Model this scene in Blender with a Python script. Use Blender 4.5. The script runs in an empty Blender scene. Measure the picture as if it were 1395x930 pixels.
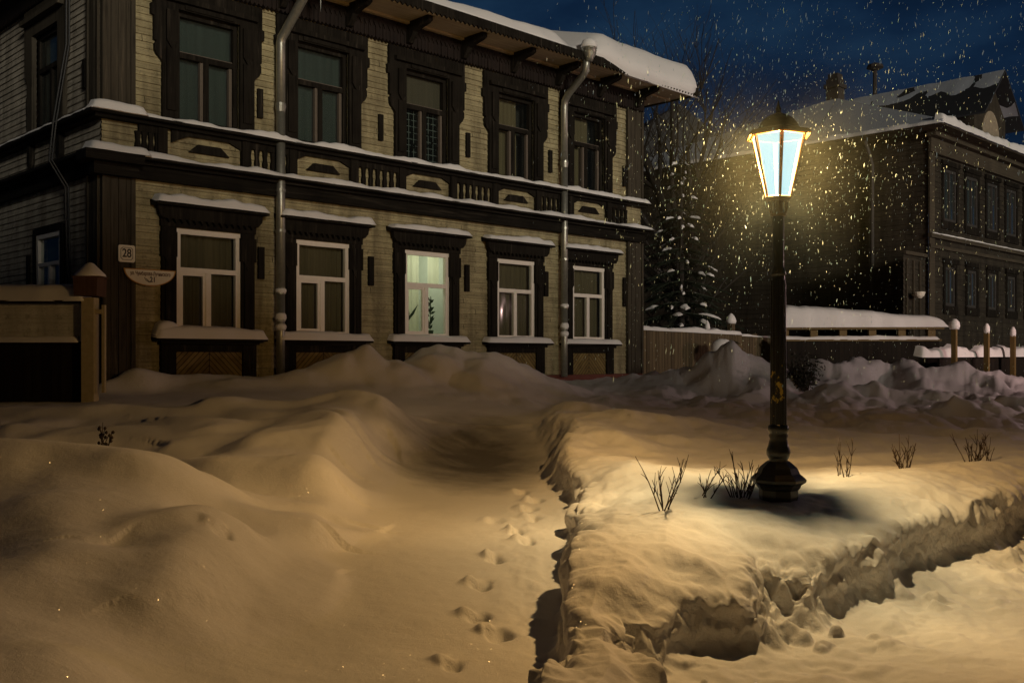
import bpy, math, random
import numpy as np
from mathutils import Vector, Matrix

random.seed(7)
RNG = np.random.default_rng(11)
C = bpy.context.scene.collection
EYE = 1.6                                   # camera height above the trodden path
AX, AY = 0.7116, 0.7026                     # direction of the facades along the street
ROT = math.atan2(AY, AX)

# ------------------------------------------------------------------ noise
_perm = np.random.default_rng(3).permutation(256)
_perm = np.concatenate([_perm, _perm, _perm])
_grad = np.stack([np.cos(np.arange(256) * 2.399), np.sin(np.arange(256) * 2.399)], 1)

def perlin(x, y):
    x = np.asarray(x, float); y = np.asarray(y, float)
    xi = np.floor(x).astype(int); yi = np.floor(y).astype(int)
    xf = x - xi; yf = y - yi
    u = xf * xf * xf * (xf * (xf * 6 - 15) + 10); v = yf * yf * yf * (yf * (yf * 6 - 15) + 10)
    def g(ix, iy, dx, dy):
        h = _perm[(_perm[ix & 255] + iy) & 255]
        gr = _grad[h]
        return gr[..., 0] * dx + gr[..., 1] * dy
    a = g(xi, yi, xf, yf); b = g(xi + 1, yi, xf - 1, yf)
    c = g(xi, yi + 1, xf, yf - 1); d = g(xi + 1, yi + 1, xf - 1, yf - 1)
    return (a + u * (b - a)) * (1 - v) + (c + u * (d - c)) * v

def fbm(x, y, oct=4, gain=.5):
    s = 0; amp = 1
    for o in range(oct):
        s = s + amp * perlin(x * 2 ** o + 17.3 * o, y * 2 ** o - 9.1 * o); amp *= gain
    return s

def cells(x, y):
    """rounded blocks: 1 in the middle of a cell, 0 at its border"""
    xi = np.floor(x).astype(int); yi = np.floor(y).astype(int); f1 = np.full(np.shape(x), 9.0); f2 = f1.copy()
    for dx in (-1, 0, 1):
        for dy in (-1, 0, 1):
            h = _perm[(_perm[(xi + dx) & 255] + yi + dy) & 255]
            d = np.hypot(xi + dx + .5 + .8 * _grad[h, 0] * .5 - x, yi + dy + .5 + .8 * _grad[h, 1] * .5 - y)
            f2 = np.minimum(f2, np.maximum(f1, d)); f1 = np.minimum(f1, d)
    q = np.clip((f2 - f1) * 1.3, 0, 1); return q * (2 - q) * .9

def sstep(a, b, x):
    t = np.clip((x - a) / (b - a), 0, 1)
    return t * t * (3 - 2 * t)

# ------------------------------------------------------------------ materials
def mat(name):
    m = bpy.data.materials.new(name); m.use_nodes = True
    nt = m.node_tree; nt.nodes.clear()
    out = nt.nodes.new('ShaderNodeOutputMaterial')
    return m, nt, out

class N:
    """tiny node helper"""
    def __init__(s, nt): s.nt = nt
    def new(s, t, **k):
        n = s.nt.nodes.new(t)
        for a, b in k.items(): setattr(n, a, b)
        return n
    def link(s, a, b): s.nt.links.new(a, b)
    def val(s, sock, v):
        if isinstance(v, bpy.types.NodeSocket): s.link(v, sock)
        else: sock.default_value = v
    def math(s, op, a, b=0.0, c=None, clamp=False):
        n = s.new('ShaderNodeMath', operation=op); n.use_clamp = clamp
        s.val(n.inputs[0], a); s.val(n.inputs[1], b)
        if c is not None: s.val(n.inputs[2], c)
        return n.outputs[0]
    def noise(s, vec, scale, detail=4, rough=.55):
        n = s.new('ShaderNodeTexNoise'); s.link(vec, n.inputs['Vector'])
        n.inputs['Scale'].default_value = scale; n.inputs['Detail'].default_value = detail
        n.inputs['Roughness'].default_value = rough
        return n.outputs['Fac']
    def mapv(s, vec, scale):
        n = s.new('ShaderNodeMapping'); s.link(vec, n.inputs['Vector']); n.inputs['Scale'].default_value = scale
        return n.outputs[0]
    def ramp(s, fac, stops):
        n = s.new('ShaderNodeValToRGB'); s.link(fac, n.inputs[0])
        el = n.color_ramp.elements
        while len(el) < len(stops): el.new(.5)
        for e, (p, c) in zip(el, stops):
            e.position = p; e.color = (*c, 1) if len(c) == 3 else c
        return n.outputs[0]
    def mix(s, f, a, b, blend='MIX'):
        n = s.new('ShaderNodeMix', data_type='RGBA', blend_type=blend)
        s.val(n.inputs[0], f)
        for i, v in ((6, a), (7, b)):
            if isinstance(v, bpy.types.NodeSocket): s.link(v, n.inputs[i])
            else: n.inputs[i].default_value = (*v, 1)
        return n.outputs[2]
    def bump(s, h, strength, dist):
        n = s.new('ShaderNodeBump'); n.inputs['Strength'].default_value = strength
        n.inputs['Distance'].default_value = dist; s.link(h, n.inputs['Height'])
        return n.outputs[0]
    def bsdf(s, out, color, rough, normal=None, metal=0.0, spec=.5):
        b = s.new('ShaderNodeBsdfPrincipled')
        if isinstance(color, bpy.types.NodeSocket): s.link(color, b.inputs['Base Color'])
        else: b.inputs['Base Color'].default_value = (*color, 1)
        s.val(b.inputs['Roughness'], rough); s.val(b.inputs['Metallic'], metal)
        b.inputs['Specular IOR Level'].default_value = spec
        if normal is not None: s.link(normal, b.inputs['Normal'])
        s.link(b.outputs[0], out.inputs[0])
        return b
    def obj(s):
        return s.new('ShaderNodeTexCoord').outputs['Object']
    def sep(s, v):
        n = s.new('ShaderNodeSeparateXYZ'); s.link(v, n.inputs[0]); return n.outputs
    def comb(s, x, y, z):
        n = s.new('ShaderNodeCombineXYZ')
        for i, v in enumerate((x, y, z)): s.val(n.inputs[i], v)
        return n.outputs[0]

def snow_mat(name, fine=True, base=(.80, .79, .78)):
    m, nt, out = mat(name); n = N(nt); o = n.obj()
    big = n.noise(o, 2.2, 5, .6)
    col = n.mix(big, tuple(c * .96 for c in base), tuple(min(1, c * 1.04) for c in base))
    if fine:   # dark far end of the trough: shade painted into the snow colour
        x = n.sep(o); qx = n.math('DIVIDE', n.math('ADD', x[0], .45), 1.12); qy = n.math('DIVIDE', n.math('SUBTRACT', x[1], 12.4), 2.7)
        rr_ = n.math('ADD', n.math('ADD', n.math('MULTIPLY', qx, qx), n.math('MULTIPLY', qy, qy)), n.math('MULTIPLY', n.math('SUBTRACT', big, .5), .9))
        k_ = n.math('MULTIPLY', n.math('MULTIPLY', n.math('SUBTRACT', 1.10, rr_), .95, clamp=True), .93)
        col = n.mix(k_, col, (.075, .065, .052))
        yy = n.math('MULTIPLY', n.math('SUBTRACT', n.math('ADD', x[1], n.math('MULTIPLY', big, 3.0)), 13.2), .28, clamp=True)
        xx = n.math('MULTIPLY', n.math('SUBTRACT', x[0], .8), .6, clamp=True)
        col = n.mix(n.math('MULTIPLY', n.math('MULTIPLY', yy, xx), .62), col, (.27, .235, .26))  # snow beyond the lamp painted purple-grey, in place of weaker lamp light
        gs = n.noise(o, 420, 2, .8); gs2 = n.noise(o, 150, 2, .8)
        gv = n.math('ADD', .70, n.math('ADD', n.math('MULTIPLY', gs, .34), n.math('MULTIPLY', gs2, .26)))
        col = n.mix(1.0, col, n.comb(gv, gv, gv), 'MULTIPLY')
    h1 = n.noise(o, 9, 5, .6)
    h2 = n.noise(o, 55, 3, .7)
    h3 = n.noise(o, 260, 2, .7)
    hh = n.math('ADD', n.math('MULTIPLY', h1, .22), n.math('ADD', n.math('MULTIPLY', h2, .10), n.math('MULTIPLY', h3, .10)))
    if fine:
        gz = n.sep(n.new('ShaderNodeNewGeometry').outputs['Normal'])[2]
        stp = n.math('MULTIPLY', n.math('SUBTRACT', .80, gz, clamp=True), 2.2, clamp=True)
        c1 = n.noise(o, 13, 6, .68)
        c2 = n.new('ShaderNodeTexVoronoi'); n.link(o, c2.inputs['Vector']); c2.inputs['Scale'].default_value = 17
        cc = n.math('SUBTRACT', c1, n.math('MULTIPLY', c2.outputs['Distance'], .35))
        hh = n.math('ADD', hh, n.math('MULTIPLY', n.math('MULTIPLY', cc, stp), 1.5))
    nb = n.bump(hh, .55 if fine else .4, .05)
    b = n.bsdf(out, col, .62, nb, spec=.25)
    b.inputs['Sheen Weight'].default_value = .05
    if fine:
        # ice crystals: tiny facets with their own tilt catch the lamps
        vo = n.new('ShaderNodeTexVoronoi'); n.link(o, vo.inputs['Vector']); vo.inputs['Scale'].default_value = 190
        cs = n.sep(vo.outputs['Color'])
        pick = n.math('MULTIPLY', n.math('GREATER_THAN', cs[0], .975), n.math('LESS_THAN', vo.outputs['Distance'], .33))
        geo = n.new('ShaderNodeNewGeometry')
        va = n.new('ShaderNodeVectorMath', operation='SUBTRACT'); n.link(vo.outputs['Color'], va.inputs[0]); va.inputs[1].default_value = (.5, .5, .5)
        vs = n.new('ShaderNodeVectorMath', operation='SCALE'); n.link(va.outputs[0], vs.inputs[0]); vs.inputs['Scale'].default_value = 2.2
        vb = n.new('ShaderNodeVectorMath', operation='ADD'); n.link(geo.outputs['Normal'], vb.inputs[0]); n.link(vs.outputs[0], vb.inputs[1])
        vn = n.new('ShaderNodeVectorMath', operation='NORMALIZE'); n.link(vb.outputs[0], vn.inputs[0])
        gl = n.new('ShaderNodeBsdfGlossy'); gl.inputs['Roughness'].default_value = .28; gl.inputs['Color'].default_value = (1, 1, 1, 1)
        n.link(vn.outputs[0], gl.inputs['Normal'])
        mx = n.new('ShaderNodeMixShader'); n.link(n.math('MULTIPLY', pick, .85), mx.inputs[0])
        n.link(b.outputs[0], mx.inputs[1]); n.link(gl.outputs[0], mx.inputs[2]); n.link(mx.outputs[0], out.inputs[0])
    return m

def wood_mat(name, dark, light, grain_axis='z', rough=.75, streak=1.0, spec=.25, peel=None):
    m, nt, out = mat(name); n = N(nt); o = n.obj()
    sc = {'z': (26, 26, 1.3), 'x': (1.2, 26, 30), 'y': (26, 1.2, 30)}[grain_axis]
    g = n.noise(n.mapv(o, sc), 1.0, 6, .65)
    w = n.noise(o, 1.7, 5, .6)
    f = n.math('ADD', n.math('MULTIPLY', g, .7 * streak), n.math('MULTIPLY', w, .5))
    col = n.ramp(f, [(.36, dark), (.62, tuple((a + b) / 2 for a, b in zip(dark, light))), (.82, light)])
    if peel:
        p = n.noise(n.mapv(o, tuple(c * .35 for c in sc)), 1.4, 7, .7)
        col = n.mix(n.math('MULTIPLY', n.math('SUBTRACT', p, .56), 9, clamp=True), col, peel)
    n.bsdf(out, col, rough, n.bump(g, .5, .012), spec=spec)
    return m

def siding_mat(name, a, b, dirt, pitch, axis=0):
    """horizontal boards: every board its own shade, butt joints, stains"""
    m, nt, out = mat(name); n = N(nt); o = n.obj(); x = n.sep(o)
    row = n.math('FLOOR', n.math('DIVIDE', x[2], pitch))
    wn = n.new('ShaderNodeTexWhiteNoise', noise_dimensions='1D'); n.link(row, wn.inputs['W'])
    along = n.math('ADD', n.math('DIVIDE', x[axis], 6.1), n.math('MULTIPLY', wn.outputs['Value'], 7.0))
    seg = n.math('FLOOR', along)
    wn2 = n.new('ShaderNodeTexWhiteNoise', noise_dimensions='2D'); n.link(n.comb(row, seg, 0.0), wn2.inputs['Vector'])
    fr = n.math('FRACT', along)
    joint = n.math('LESS_THAN', fr, .002)
    gr = n.noise(n.mapv(o, (1.3, 30, 42) if axis == 0 else (30, 1.3, 42)), 1, 6, .65)
    st = n.noise(n.mapv(o, (2.6, 2.6, .5)), 1.2, 5, .62)
    st2 = n.noise(o, 7.5, 5, .7)
    col = n.mix(wn2.outputs['Value'], a, b)
    col = n.mix(n.math('MULTIPLY', n.math('SUBTRACT', gr, .40), 2.2, clamp=True), col, dirt)
    col = n.mix(n.math('MULTIPLY', n.math('SUBTRACT', st, .43), 3.4, clamp=True), col, tuple(c * .8 for c in dirt))
    col = n.mix(n.math('MULTIPLY', n.math('SUBTRACT', st2, .57), 5, clamp=True), col, tuple(c * .45 for c in dirt))
    sp_ = n.noise(n.mapv(o, (16, 16, 34)), 1.6, 6, .75)
    col = n.mix(n.math('MULTIPLY', n.math('SUBTRACT', sp_, .54), 6, clamp=True), col, tuple(c * .55 for c in dirt))
    col = n.mix(joint, col, (.02, .016, .01))
    n.bsdf(out, col, .8, n.bump(gr, .45, .008), spec=.2)
    return m

def plain_mat(name, color, rough=.6, metal=0.0, var=.25, scale=8, spec=.5, bump=.0):
    m, nt, out = mat(name); n = N(nt); o = n.obj()
    f = n.noise(o, scale, 5, .6)
    col = n.mix(f, tuple(c * (1 - var) for c in color), tuple(min(1, c * (1 + var)) for c in color))
    n.bsdf(out, col, rough, n.bump(f, bump, .01) if bump else None, metal, spec)
    return m

def chevron_mat(name):
    m, nt, out = mat(name); n = N(nt); o = n.obj(); x = n.sep(o)
    d = n.math('DIVIDE', n.math('ADD', x[2], n.math('ABSOLUTE', x[0])), .098)
    fr = n.math('FRACT', d)
    gv = n.math('LESS_THAN', n.math('ABSOLUTE', n.math('SUBTRACT', fr, .5)), .07)
    mid = n.math('LESS_THAN', n.math('ABSOLUTE', x[0]), .006)
    gv = n.math('MAXIMUM', gv, mid)
    wn = n.new('ShaderNodeTexWhiteNoise', noise_dimensions='1D'); n.link(n.math('FLOOR', n.math('ADD', d, .5)), wn.inputs['W'])
    st = n.noise(o, 6, 5, .65)
    col = n.mix(wn.outputs['Value'], (.17, .12, .045), (.24, .18, .07))
    col = n.mix(n.math('MULTIPLY', n.math('SUBTRACT', st, .45), 2.5, clamp=True), col, (.08, .055, .02))
    col = n.mix(gv, col, (.008, .006, .004))
    n.bsdf(out, col, .8, n.bump(n.math('SUBTRACT', 1.0, gv), .8, .015), spec=.2)
    return m

def glass_mat(name, dusty=.10, wavy=.10, tint=(.8, .85, .8)):
    m, nt, out = mat(name); n = N(nt); o = n.obj()
    h = n.noise(n.mapv(o, (4, 4, 1.2)), 1.0, 1, .5)
    nb = n.bump(h, wavy, .05)
    tr = n.new('ShaderNodeBsdfTransparent'); tr.inputs[0].default_value = (*tint, 1)
    gl = n.new('ShaderNodeBsdfGlossy'); gl.inputs['Roughness'].default_value = .05; n.link(nb, gl.inputs['Normal'])
    fr = n.new('ShaderNodeLayerWeight'); fr.inputs[0].default_value = .5; frn = n.math('MULTIPLY', n.math('POWER', fr.outputs['Facing'], 4.0), .75)
    m1 = n.new('ShaderNodeMixShader'); n.link(n.math('ADD', frn, .07), m1.inputs[0]); n.link(tr.outputs[0], m1.inputs[1]); n.link(gl.outputs[0], m1.inputs[2])
    df = n.new('ShaderNodeBsdfDiffuse'); df.inputs[0].default_value = (.08, .095, .09, 1)
    du = n.noise(o, 5, 6, .7)
    m2 = n.new('ShaderNodeMixShader'); n.link(n.math('MULTIPLY', du, dusty), m2.inputs[0]); n.link(m1.outputs[0], m2.inputs[1]); n.link(df.outputs[0], m2.inputs[2])
    n.link(m2.outputs[0], out.inputs[0])
    return m

def curtain_mat(name, color, translucent=0.0, grid=False, lo=.6):
    m, nt, out = mat(name); n = N(nt); o = n.obj(); x = n.sep(o)
    f = n.noise(n.mapv(o, (14, 1, .5)), 1, 4, .6)
    col = n.mix(f, tuple(c * lo for c in color), tuple(min(1, c * 1.25) for c in color))
    if grid:
        a = n.math('LESS_THAN', n.math('ABSOLUTE', n.math('SUBTRACT', n.math('FRACT', n.math('DIVIDE', x[0], .125)), .5)), .05)
        b = n.math('LESS_THAN', n.math('ABSOLUTE', n.math('SUBTRACT', n.math('FRACT', n.math('DIVIDE', x[2], .125)), .5)), .05)
        g = n.math('MULTIPLY', n.math('MAXIMUM', a, b), n.math('GREATER_THAN', n.noise(o, 9, 3, .6), .42))
        col = n.mix(g, tuple(c * .35 for c in color), (.16, .19, .19))
    d = n.new('ShaderNodeBsdfDiffuse'); n.link(col, d.inputs[0])
    if translucent:
        t = n.new('ShaderNodeBsdfTranslucent'); n.link(col, t.inputs[0])
        mx = n.new('ShaderNodeMixShader'); mx.inputs[0].default_value = translucent
        n.link(d.outputs[0], mx.inputs[1]); n.link(t.outputs[0], mx.inputs[2]); n.link(mx.outputs[0], out.inputs[0])
    else:
        n.link(d.outputs[0], out.inputs[0])
    return m

def planks_mat(name, a, b, w=.13):
    """vertical planks along local x"""
    m, nt, out = mat(name); n = N(nt); o = n.obj(); x = n.sep(o)
    d = n.math('DIVIDE', x[0], w)
    wn = n.new('ShaderNodeTexWhiteNoise', noise_dimensions='1D'); n.link(n.math('FLOOR', d), wn.inputs['W'])
    gap = n.math('LESS_THAN', n.math('FRACT', d), .07)
    gr = n.noise(n.mapv(o, (30, 30, 1.2)), 1, 6, .65)
    col = n.mix(wn.outputs['Value'], a, b)
    col = n.mix(n.math('MULTIPLY', n.math('SUBTRACT', gr, .40), 2, clamp=True), col, tuple(c * .35 for c in a))
    col = n.mix(gap, col, (.004, .003, .002))
    n.bsdf(out, col, .8, n.bump(gr, .5, .01), spec=.2)
    return m

def pole_mat(name):
    """black enamel, chipped down to yellow and bare metal"""
    m, nt, out = mat(name); n = N(nt); o = n.obj(); x = n.sep(o)
    v = n.noise(n.mapv(o, (9, 9, 5.5)), 1, 5, .62)
    zone = n.math('MULTIPLY', n.math('GREATER_THAN', x[2], .55), n.math('LESS_THAN', x[2], 1.15))
    chip = n.math('MULTIPLY', n.math('GREATER_THAN', v, .60), zone)
    f = n.noise(o, 30, 5, .65)
    col = n.mix(f, (.012, .013, .011), (.03, .03, .024))
    col = n.mix(chip, col, (.42, .30, .05))
    n.bsdf(out, col, n.math('ADD', .22, n.math('MULTIPLY', f, .3)), n.bump(f, .25, .006), 0.0, .5)
    return m

M = {}
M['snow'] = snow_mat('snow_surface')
M['snow_cap'] = snow_mat('snow_on_ledges', fine=False)
M['siding'] = siding_mat('ochre_siding', (.35, .31, .18), (.45, .40, .235), (.145, .12, .068), .108, 0)
M['siding_side'] = siding_mat('grey_siding', (.42, .39, .32), (.52, .48, .39), (.16, .14, .11), .108, 1)
M['dark_wood'] = wood_mat('dark_carved_wood', (.0012, .0010, .0008), (.017, .0145, .011), 'z', streak=1.4, spec=.08, peel=(.050, .042, .032))
M['dark_wood_x'] = wood_mat('dark_ledge_wood', (.0014, .0012, .0010), (.015, .013, .010), 'x', streak=1.3, spec=.08, peel=(.035, .030, .023))
M['pilaster'] = wood_mat('weathered_corner_wood', (.0025, .0022, .0018), (.058, .050, .037), 'z', streak=1.6, spec=.08, peel=(.10, .085, .062))
M['frieze'] = wood_mat('frieze_wood', (.0025, .0018, .0015), (.020, .013, .010), 'z', streak=1.2)
M['soffit'] = wood_mat('soffit_boards', (.26, .22, .15), (.50, .43, .29), 'x')
M['edge_wood'] = wood_mat('pale_edge_wood', (.24, .19, .11), (.48, .40, .25), 'x')
M['white_frame'] = plain_mat('white_window_paint', (.80, .75, .67), .5, var=.10, scale=14)
M['old_strip'] = plain_mat('worn_sash_paint', (.11, .09, .07), .7, var=.35, scale=22)
M['glass'] = glass_mat('window_glass')
M['glass_dusty'] = glass_mat('dusty_window_glass', .4, .08)
M['curtain_dark'] = curtain_mat('dim_curtain', (.19, .155, .095))
M['curtain_teal'] = curtain_mat('grey_green_curtain', (.075, .10, .095))
M['curtain_beige'] = curtain_mat('beige_blind', (.12, .105, .08))
M['curtain_net'] = curtain_mat('net_curtain', (.018, .02, .018), grid=True)
M['curtain_lit'] = curtain_mat('lit_curtain', (.72, .72, .56), translucent=.6, lo=.85)
M['room'] = plain_mat('room_plaster', (.55, .58, .5), .9, var=.1)
M['room_dark'] = plain_mat('dark_room', (.03, .028, .024), .9, var=.2)
M['chevron'] = chevron_mat('chevron_boards')
M['zinc'] = plain_mat('galvanised_pipe', (.36, .36, .31), .42, .75, var=.35, scale=16, bump=.25)
M['brick'] = plain_mat('foundation_brick', (.13, .04, .028), .85, var=.3, scale=12, bump=.5)
M['cable'] = plain_mat('black_cable', (.008, .008, .008), .6)
M['ice'] = plain_mat('icicle_ice', (.6, .66, .66), .15, var=.05)
M['pole'] = pole_mat('black_enamel_iron')
M['brass'] = plain_mat('brass_lantern_frame', (.13, .075, .016), .45, .3, var=.25, scale=30)
M['lantern_top'] = plain_mat('lantern_roof_metal', (.035, .030, .022), .45, .4, var=.3, scale=20)
M['enamel'] = plain_mat('white_sign_enamel', (.72, .68, .58), .4, var=.08, scale=30)
M['orange'] = plain_mat('rusty_orange_rim', (.45, .22, .03), .6, var=.3, scale=40)
M['black'] = plain_mat('black_lettering', (.012, .011, .010), .6)
def unlit_black_mat():  # pure black that gives back none of the bulb's light
    m, nt, out = mat('unlit_black_added_plate'); n = N(nt)
    d = n.new('ShaderNodeBsdfDiffuse'); d.inputs[0].default_value = (0, 0, 0, 1); n.link(d.outputs[0], out.inputs[0])
    return m
M['unlit_black'] = unlit_black_mat()
M['maroon'] = plain_mat('dark_red_lettering', (.07, .018, .014), .6)
M['planks'] = planks_mat('grey_brown_planks', (.10, .075, .045), (.17, .125, .07))
M['gate_board'] = siding_mat('pale_gate_boards', (.62, .62, .55), (.70, .70, .62), (.42, .41, .35), .15, 0)
M['gate_post'] = plain_mat('pale_post_paint', (.44, .37, .22), .7, var=.3, scale=12)
M['black_gate'] = planks_mat('black_gate_planks', (.012, .009, .006), (.02, .015, .010))
M['yellow'] = plain_mat('yellow_post_paint', (.13, .085, .022), .7, var=.3, scale=10)
M['far_wall'] = siding_mat('dark_brown_siding', (.040, .034, .024), (.055, .047, .033), (.018, .015, .011), .16, 0)
M['far_wall_side'] = siding_mat('black_brown_siding', (.050, .042, .030), (.072, .060, .043), (.022, .018, .013), .16, 1)
M['far_trim'] = wood_mat('far_trim_wood', (.035, .029, .02), (.09, .075, .05), 'x')
M['far_roof'] = plain_mat('dark_roof_sheet', (.02, .022, .026), .7, var=.3)
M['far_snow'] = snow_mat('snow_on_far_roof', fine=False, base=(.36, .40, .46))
M['far_frame'] = plain_mat('grey_window_frame', (.038, .035, .031), .7)
M['far_glass'] = glass_mat('far_window_glass', .5, .1)
M['far_plaster'] = plain_mat('pale_gable_board', (.28, .23, .16), .8, var=.4, scale=4)
M['chimney'] = plain_mat('sooty_brick', (.035, .028, .026), .9, var=.4, scale=9, bump=.4)
M['bark'] = plain_mat('dark_bark', (.022, .018, .014), .9, var=.4, scale=14, bump=.5)
M['twig'] = plain_mat('twig_bark', (.035, .020, .010), .8, var=.3, scale=40)
M['needle'] = plain_mat('spruce_needles', (.020, .030, .016), .8, var=.5, scale=6)
M['leaf_dark'] = plain_mat('dark_shrub_leaves', (.022, .022, .014), .8, var=.5, scale=9)
M['plant'] = plain_mat('houseplant_leaves', (.02, .05, .02), .6)

def lamp_glass():
    m, nt, out = mat('glowing_lantern_glass'); n = N(nt)
    e = n.new('ShaderNodeEmission'); e.inputs[0].default_value = (.55, .87, .93, 1); e.inputs[1].default_value = 1.0
    t = n.new('ShaderNodeBsdfTransparent'); t.inputs[0].default_value = (.9, .95, .95, 1)
    lw = n.new('ShaderNodeTexCoord'); z = n.sep(lw.outputs['Object'])[2]
    mx = n.new('ShaderNodeMixShader'); mx.inputs[0].default_value = .06
    n.link(e.outputs[0], mx.inputs[1]); n.link(t.outputs[0], mx.inputs[2]); n.link(mx.outputs[0], out.inputs[0])
    return m
M['lamp_glass'] = lamp_glass()
def flake_mat():
    m, nt, out = mat('snowflake'); n = N(nt)
    d = n.new('ShaderNodeBsdfDiffuse'); d.inputs[0].default_value = (.70, .86, .95, 1)
    t = n.new('ShaderNodeBsdfTranslucent'); t.inputs[0].default_value = (.62, .82, .92, 1)
    mx = n.new('ShaderNodeMixShader'); mx.inputs[0].default_value = .5
    n.link(d.outputs[0], mx.inputs[1]); n.link(t.outputs[0], mx.inputs[2]); n.link(mx.outputs[0], out.inputs[0])
    return m
M['flake'] = flake_mat()

# ------------------------------------------------------------------ mesh builder
class MB:
    def __init__(s): s.v = []; s.f = []
    def add(s, vs, fs):
        b = len(s.v); s.v += [tuple(p) for p in vs]; s.f += [tuple(i + b for i in f) for f in fs]; return s
    def box(s, x0, x1, y0, y1, z0, z1):
        return s.add([(x0, y0, z0), (x1, y0, z0), (x1, y1, z0), (x0, y1, z0), (x0, y0, z1), (x1, y0, z1), (x1, y1, z1), (x0, y1, z1)],
                     [(0, 3, 2, 1), (4, 5, 6, 7), (0, 1, 5, 4), (1, 2, 6, 5), (2, 3, 7, 6), (3, 0, 4, 7)])
    def sheet(s, x0, x1, y, z0, z1):
        return s.add([(x0, y, z0), (x1, y, z0), (x1, y, z1), (x0, y, z1)], [(0, 1, 2, 3)])
    def prism(s, poly, y0, y1, ax='xz'):
        n = len(poly)
        def P(a, b, y): return (a, y, b) if ax == 'xz' else ((y, a, b) if ax == 'yz' else (a, b, y))
        vs = [P(a, b, y0) for a, b in poly] + [P(a, b, y1) for a, b in poly]
        fs = [tuple(range(n)), tuple(range(2 * n - 1, n - 1, -1))] + [(i, i + n, (i + 1) % n + n, (i + 1) % n) for i in range(n)]
        return s.add(vs, fs)
    def tube(s, pts, rad, n=8, cap=True):
        pts = [Vector(p) for p in pts]; rad = rad if isinstance(rad, (list, tuple)) else [rad] * len(pts)
        vs = []; up = None
        for i, p in enumerate(pts):
            d = (pts[min(i + 1, len(pts) - 1)] - pts[max(i - 1, 0)]).normalized()
            if up is None: up = d.orthogonal().normalized()
            else:
                up = (up - d * up.dot(d))
                up = up.normalized() if up.length > 1e-5 else d.orthogonal().normalized()
            w = d.cross(up)
            for k in range(n):
                a = 2 * math.pi * k / n
                vs.append(p + (up * math.cos(a) + w * math.sin(a)) * rad[i])
        fs = []
        for i in range(len(pts) - 1):
            for k in range(n):
                fs.append((i * n + k, i * n + (k + 1) % n, (i + 1) * n + (k + 1) % n, (i + 1) * n + k))
        if cap and n > 2: fs += [tuple(range(n - 1, -1, -1)), tuple((len(pts) - 1) * n + k for k in range(n))]
        return s.add(vs, fs)
    def lathe(s, prof, n=24, c=(0, 0), rot=0.0):
        vs = []
        for r, z in prof:
            for k in range(n):
                a = rot + 2 * math.pi * k / n; vs.append((c[0] + r * math.cos(a), c[1] + r * math.sin(a), z))
        fs = [(i * n + k, i * n + (k + 1) % n, (i + 1) * n + (k + 1) % n, (i + 1) * n + k) for i in range(len(prof) - 1) for k in range(n)]
        fs += [tuple(range(n - 1, -1, -1)), tuple((len(prof) - 1) * n + k for k in range(n))]
        return s.add(vs, fs)
    def grid(s, fn, us, vs_):
        b = [fn(u, v) for u in us for v in vs_]; m = len(vs_)
        fs = [(i * m + j, (i + 1) * m + j, (i + 1) * m + j + 1, i * m + j + 1) for i in range(len(us) - 1) for j in range(m - 1)]
        return s.add(b, fs)
    def build(s, name, m, parent=None, smooth=False, loc=None, rz=0.0):
        me = bpy.data.meshes.new(name); me.from_pydata(s.v, [], s.f); me.update()
        me.materials.append(m)
        if smooth: me.polygons.foreach_set('use_smooth', [True] * len(me.polygons))
        o = bpy.data.objects.new(name, me); C.objects.link(o)
        if parent is not None: o.parent = parent
        if loc is not None: o.location = loc
        if rz: o.rotation_euler.z = rz
        return o

def tag(o, label=None, cat=None, group=None, kind=None):
    if label: o['label'] = label
    if cat: o['category'] = cat
    if group: o['group'] = group
    if kind: o['kind'] = kind
    return o

def empty(name, loc, rz=0.0):
    o = bpy.data.objects.new(name, None); o.empty_display_size = .2; C.objects.link(o)
    o.location = loc; o.rotation_euler.z = rz
    return o

_seed = [0]
def snow_strip(mb, a, b, out, depth, h, step=.06, lump=.5, end=.12, sag=0.0):
    """a rounded snow cap lying from a to b on a ledge; out = unit vector of the ledge's front, depth of the ledge"""
    a = Vector(a); b = Vector(b); out = Vector(out); L = (b - a).length; _seed[0] += 1; sd = _seed[0] * 13.7
    n = max(6, int(L / step)); K = 9
    d = (b - a) / L
    vs = []
    for i in range(n + 1):
        t = i / n; s = t * L
        e = min(1, min(s, L - s) / end); e = math.sqrt(max(0.0, 1 - (1 - e) ** 2))
        nz = float(perlin(s * 1.5 + sd, 3.3)) * lump + float(perlin(s * 5.5 + sd, 8.1)) * lump * .35
        hh = max(.012, h * (1 + nz) * (.12 + .88 * e))
        fr = float(perlin(s * 2.7 + sd, 1.7)) * .05 + sag
        for k in range(K):
            u = k / (K - 1); ang = math.pi * u
            off = depth * (1 - u) + (.03 + fr) * math.sin(min(1, 2 * (1 - u)) * math.pi / 2) * (1 if u < .5 else .0) * .8
            zz = hh * (math.sin(ang) ** .55 if u < .5 else 1 + .18 * (u - .5)) if 0 < u else -.012
            p = a + d * s + out * off + Vector((0, 0, zz)); vs.append(p)
    fs = [(i * K + k, (i + 1) * K + k, (i + 1) * K + k + 1, i * K + k + 1) for i in range(n) for k in range(K - 1)]
    fs += [tuple(range(K)), tuple(n * K + k for k in range(K - 1, -1, -1))]
    mb.add(vs, fs)
    return mb

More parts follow.
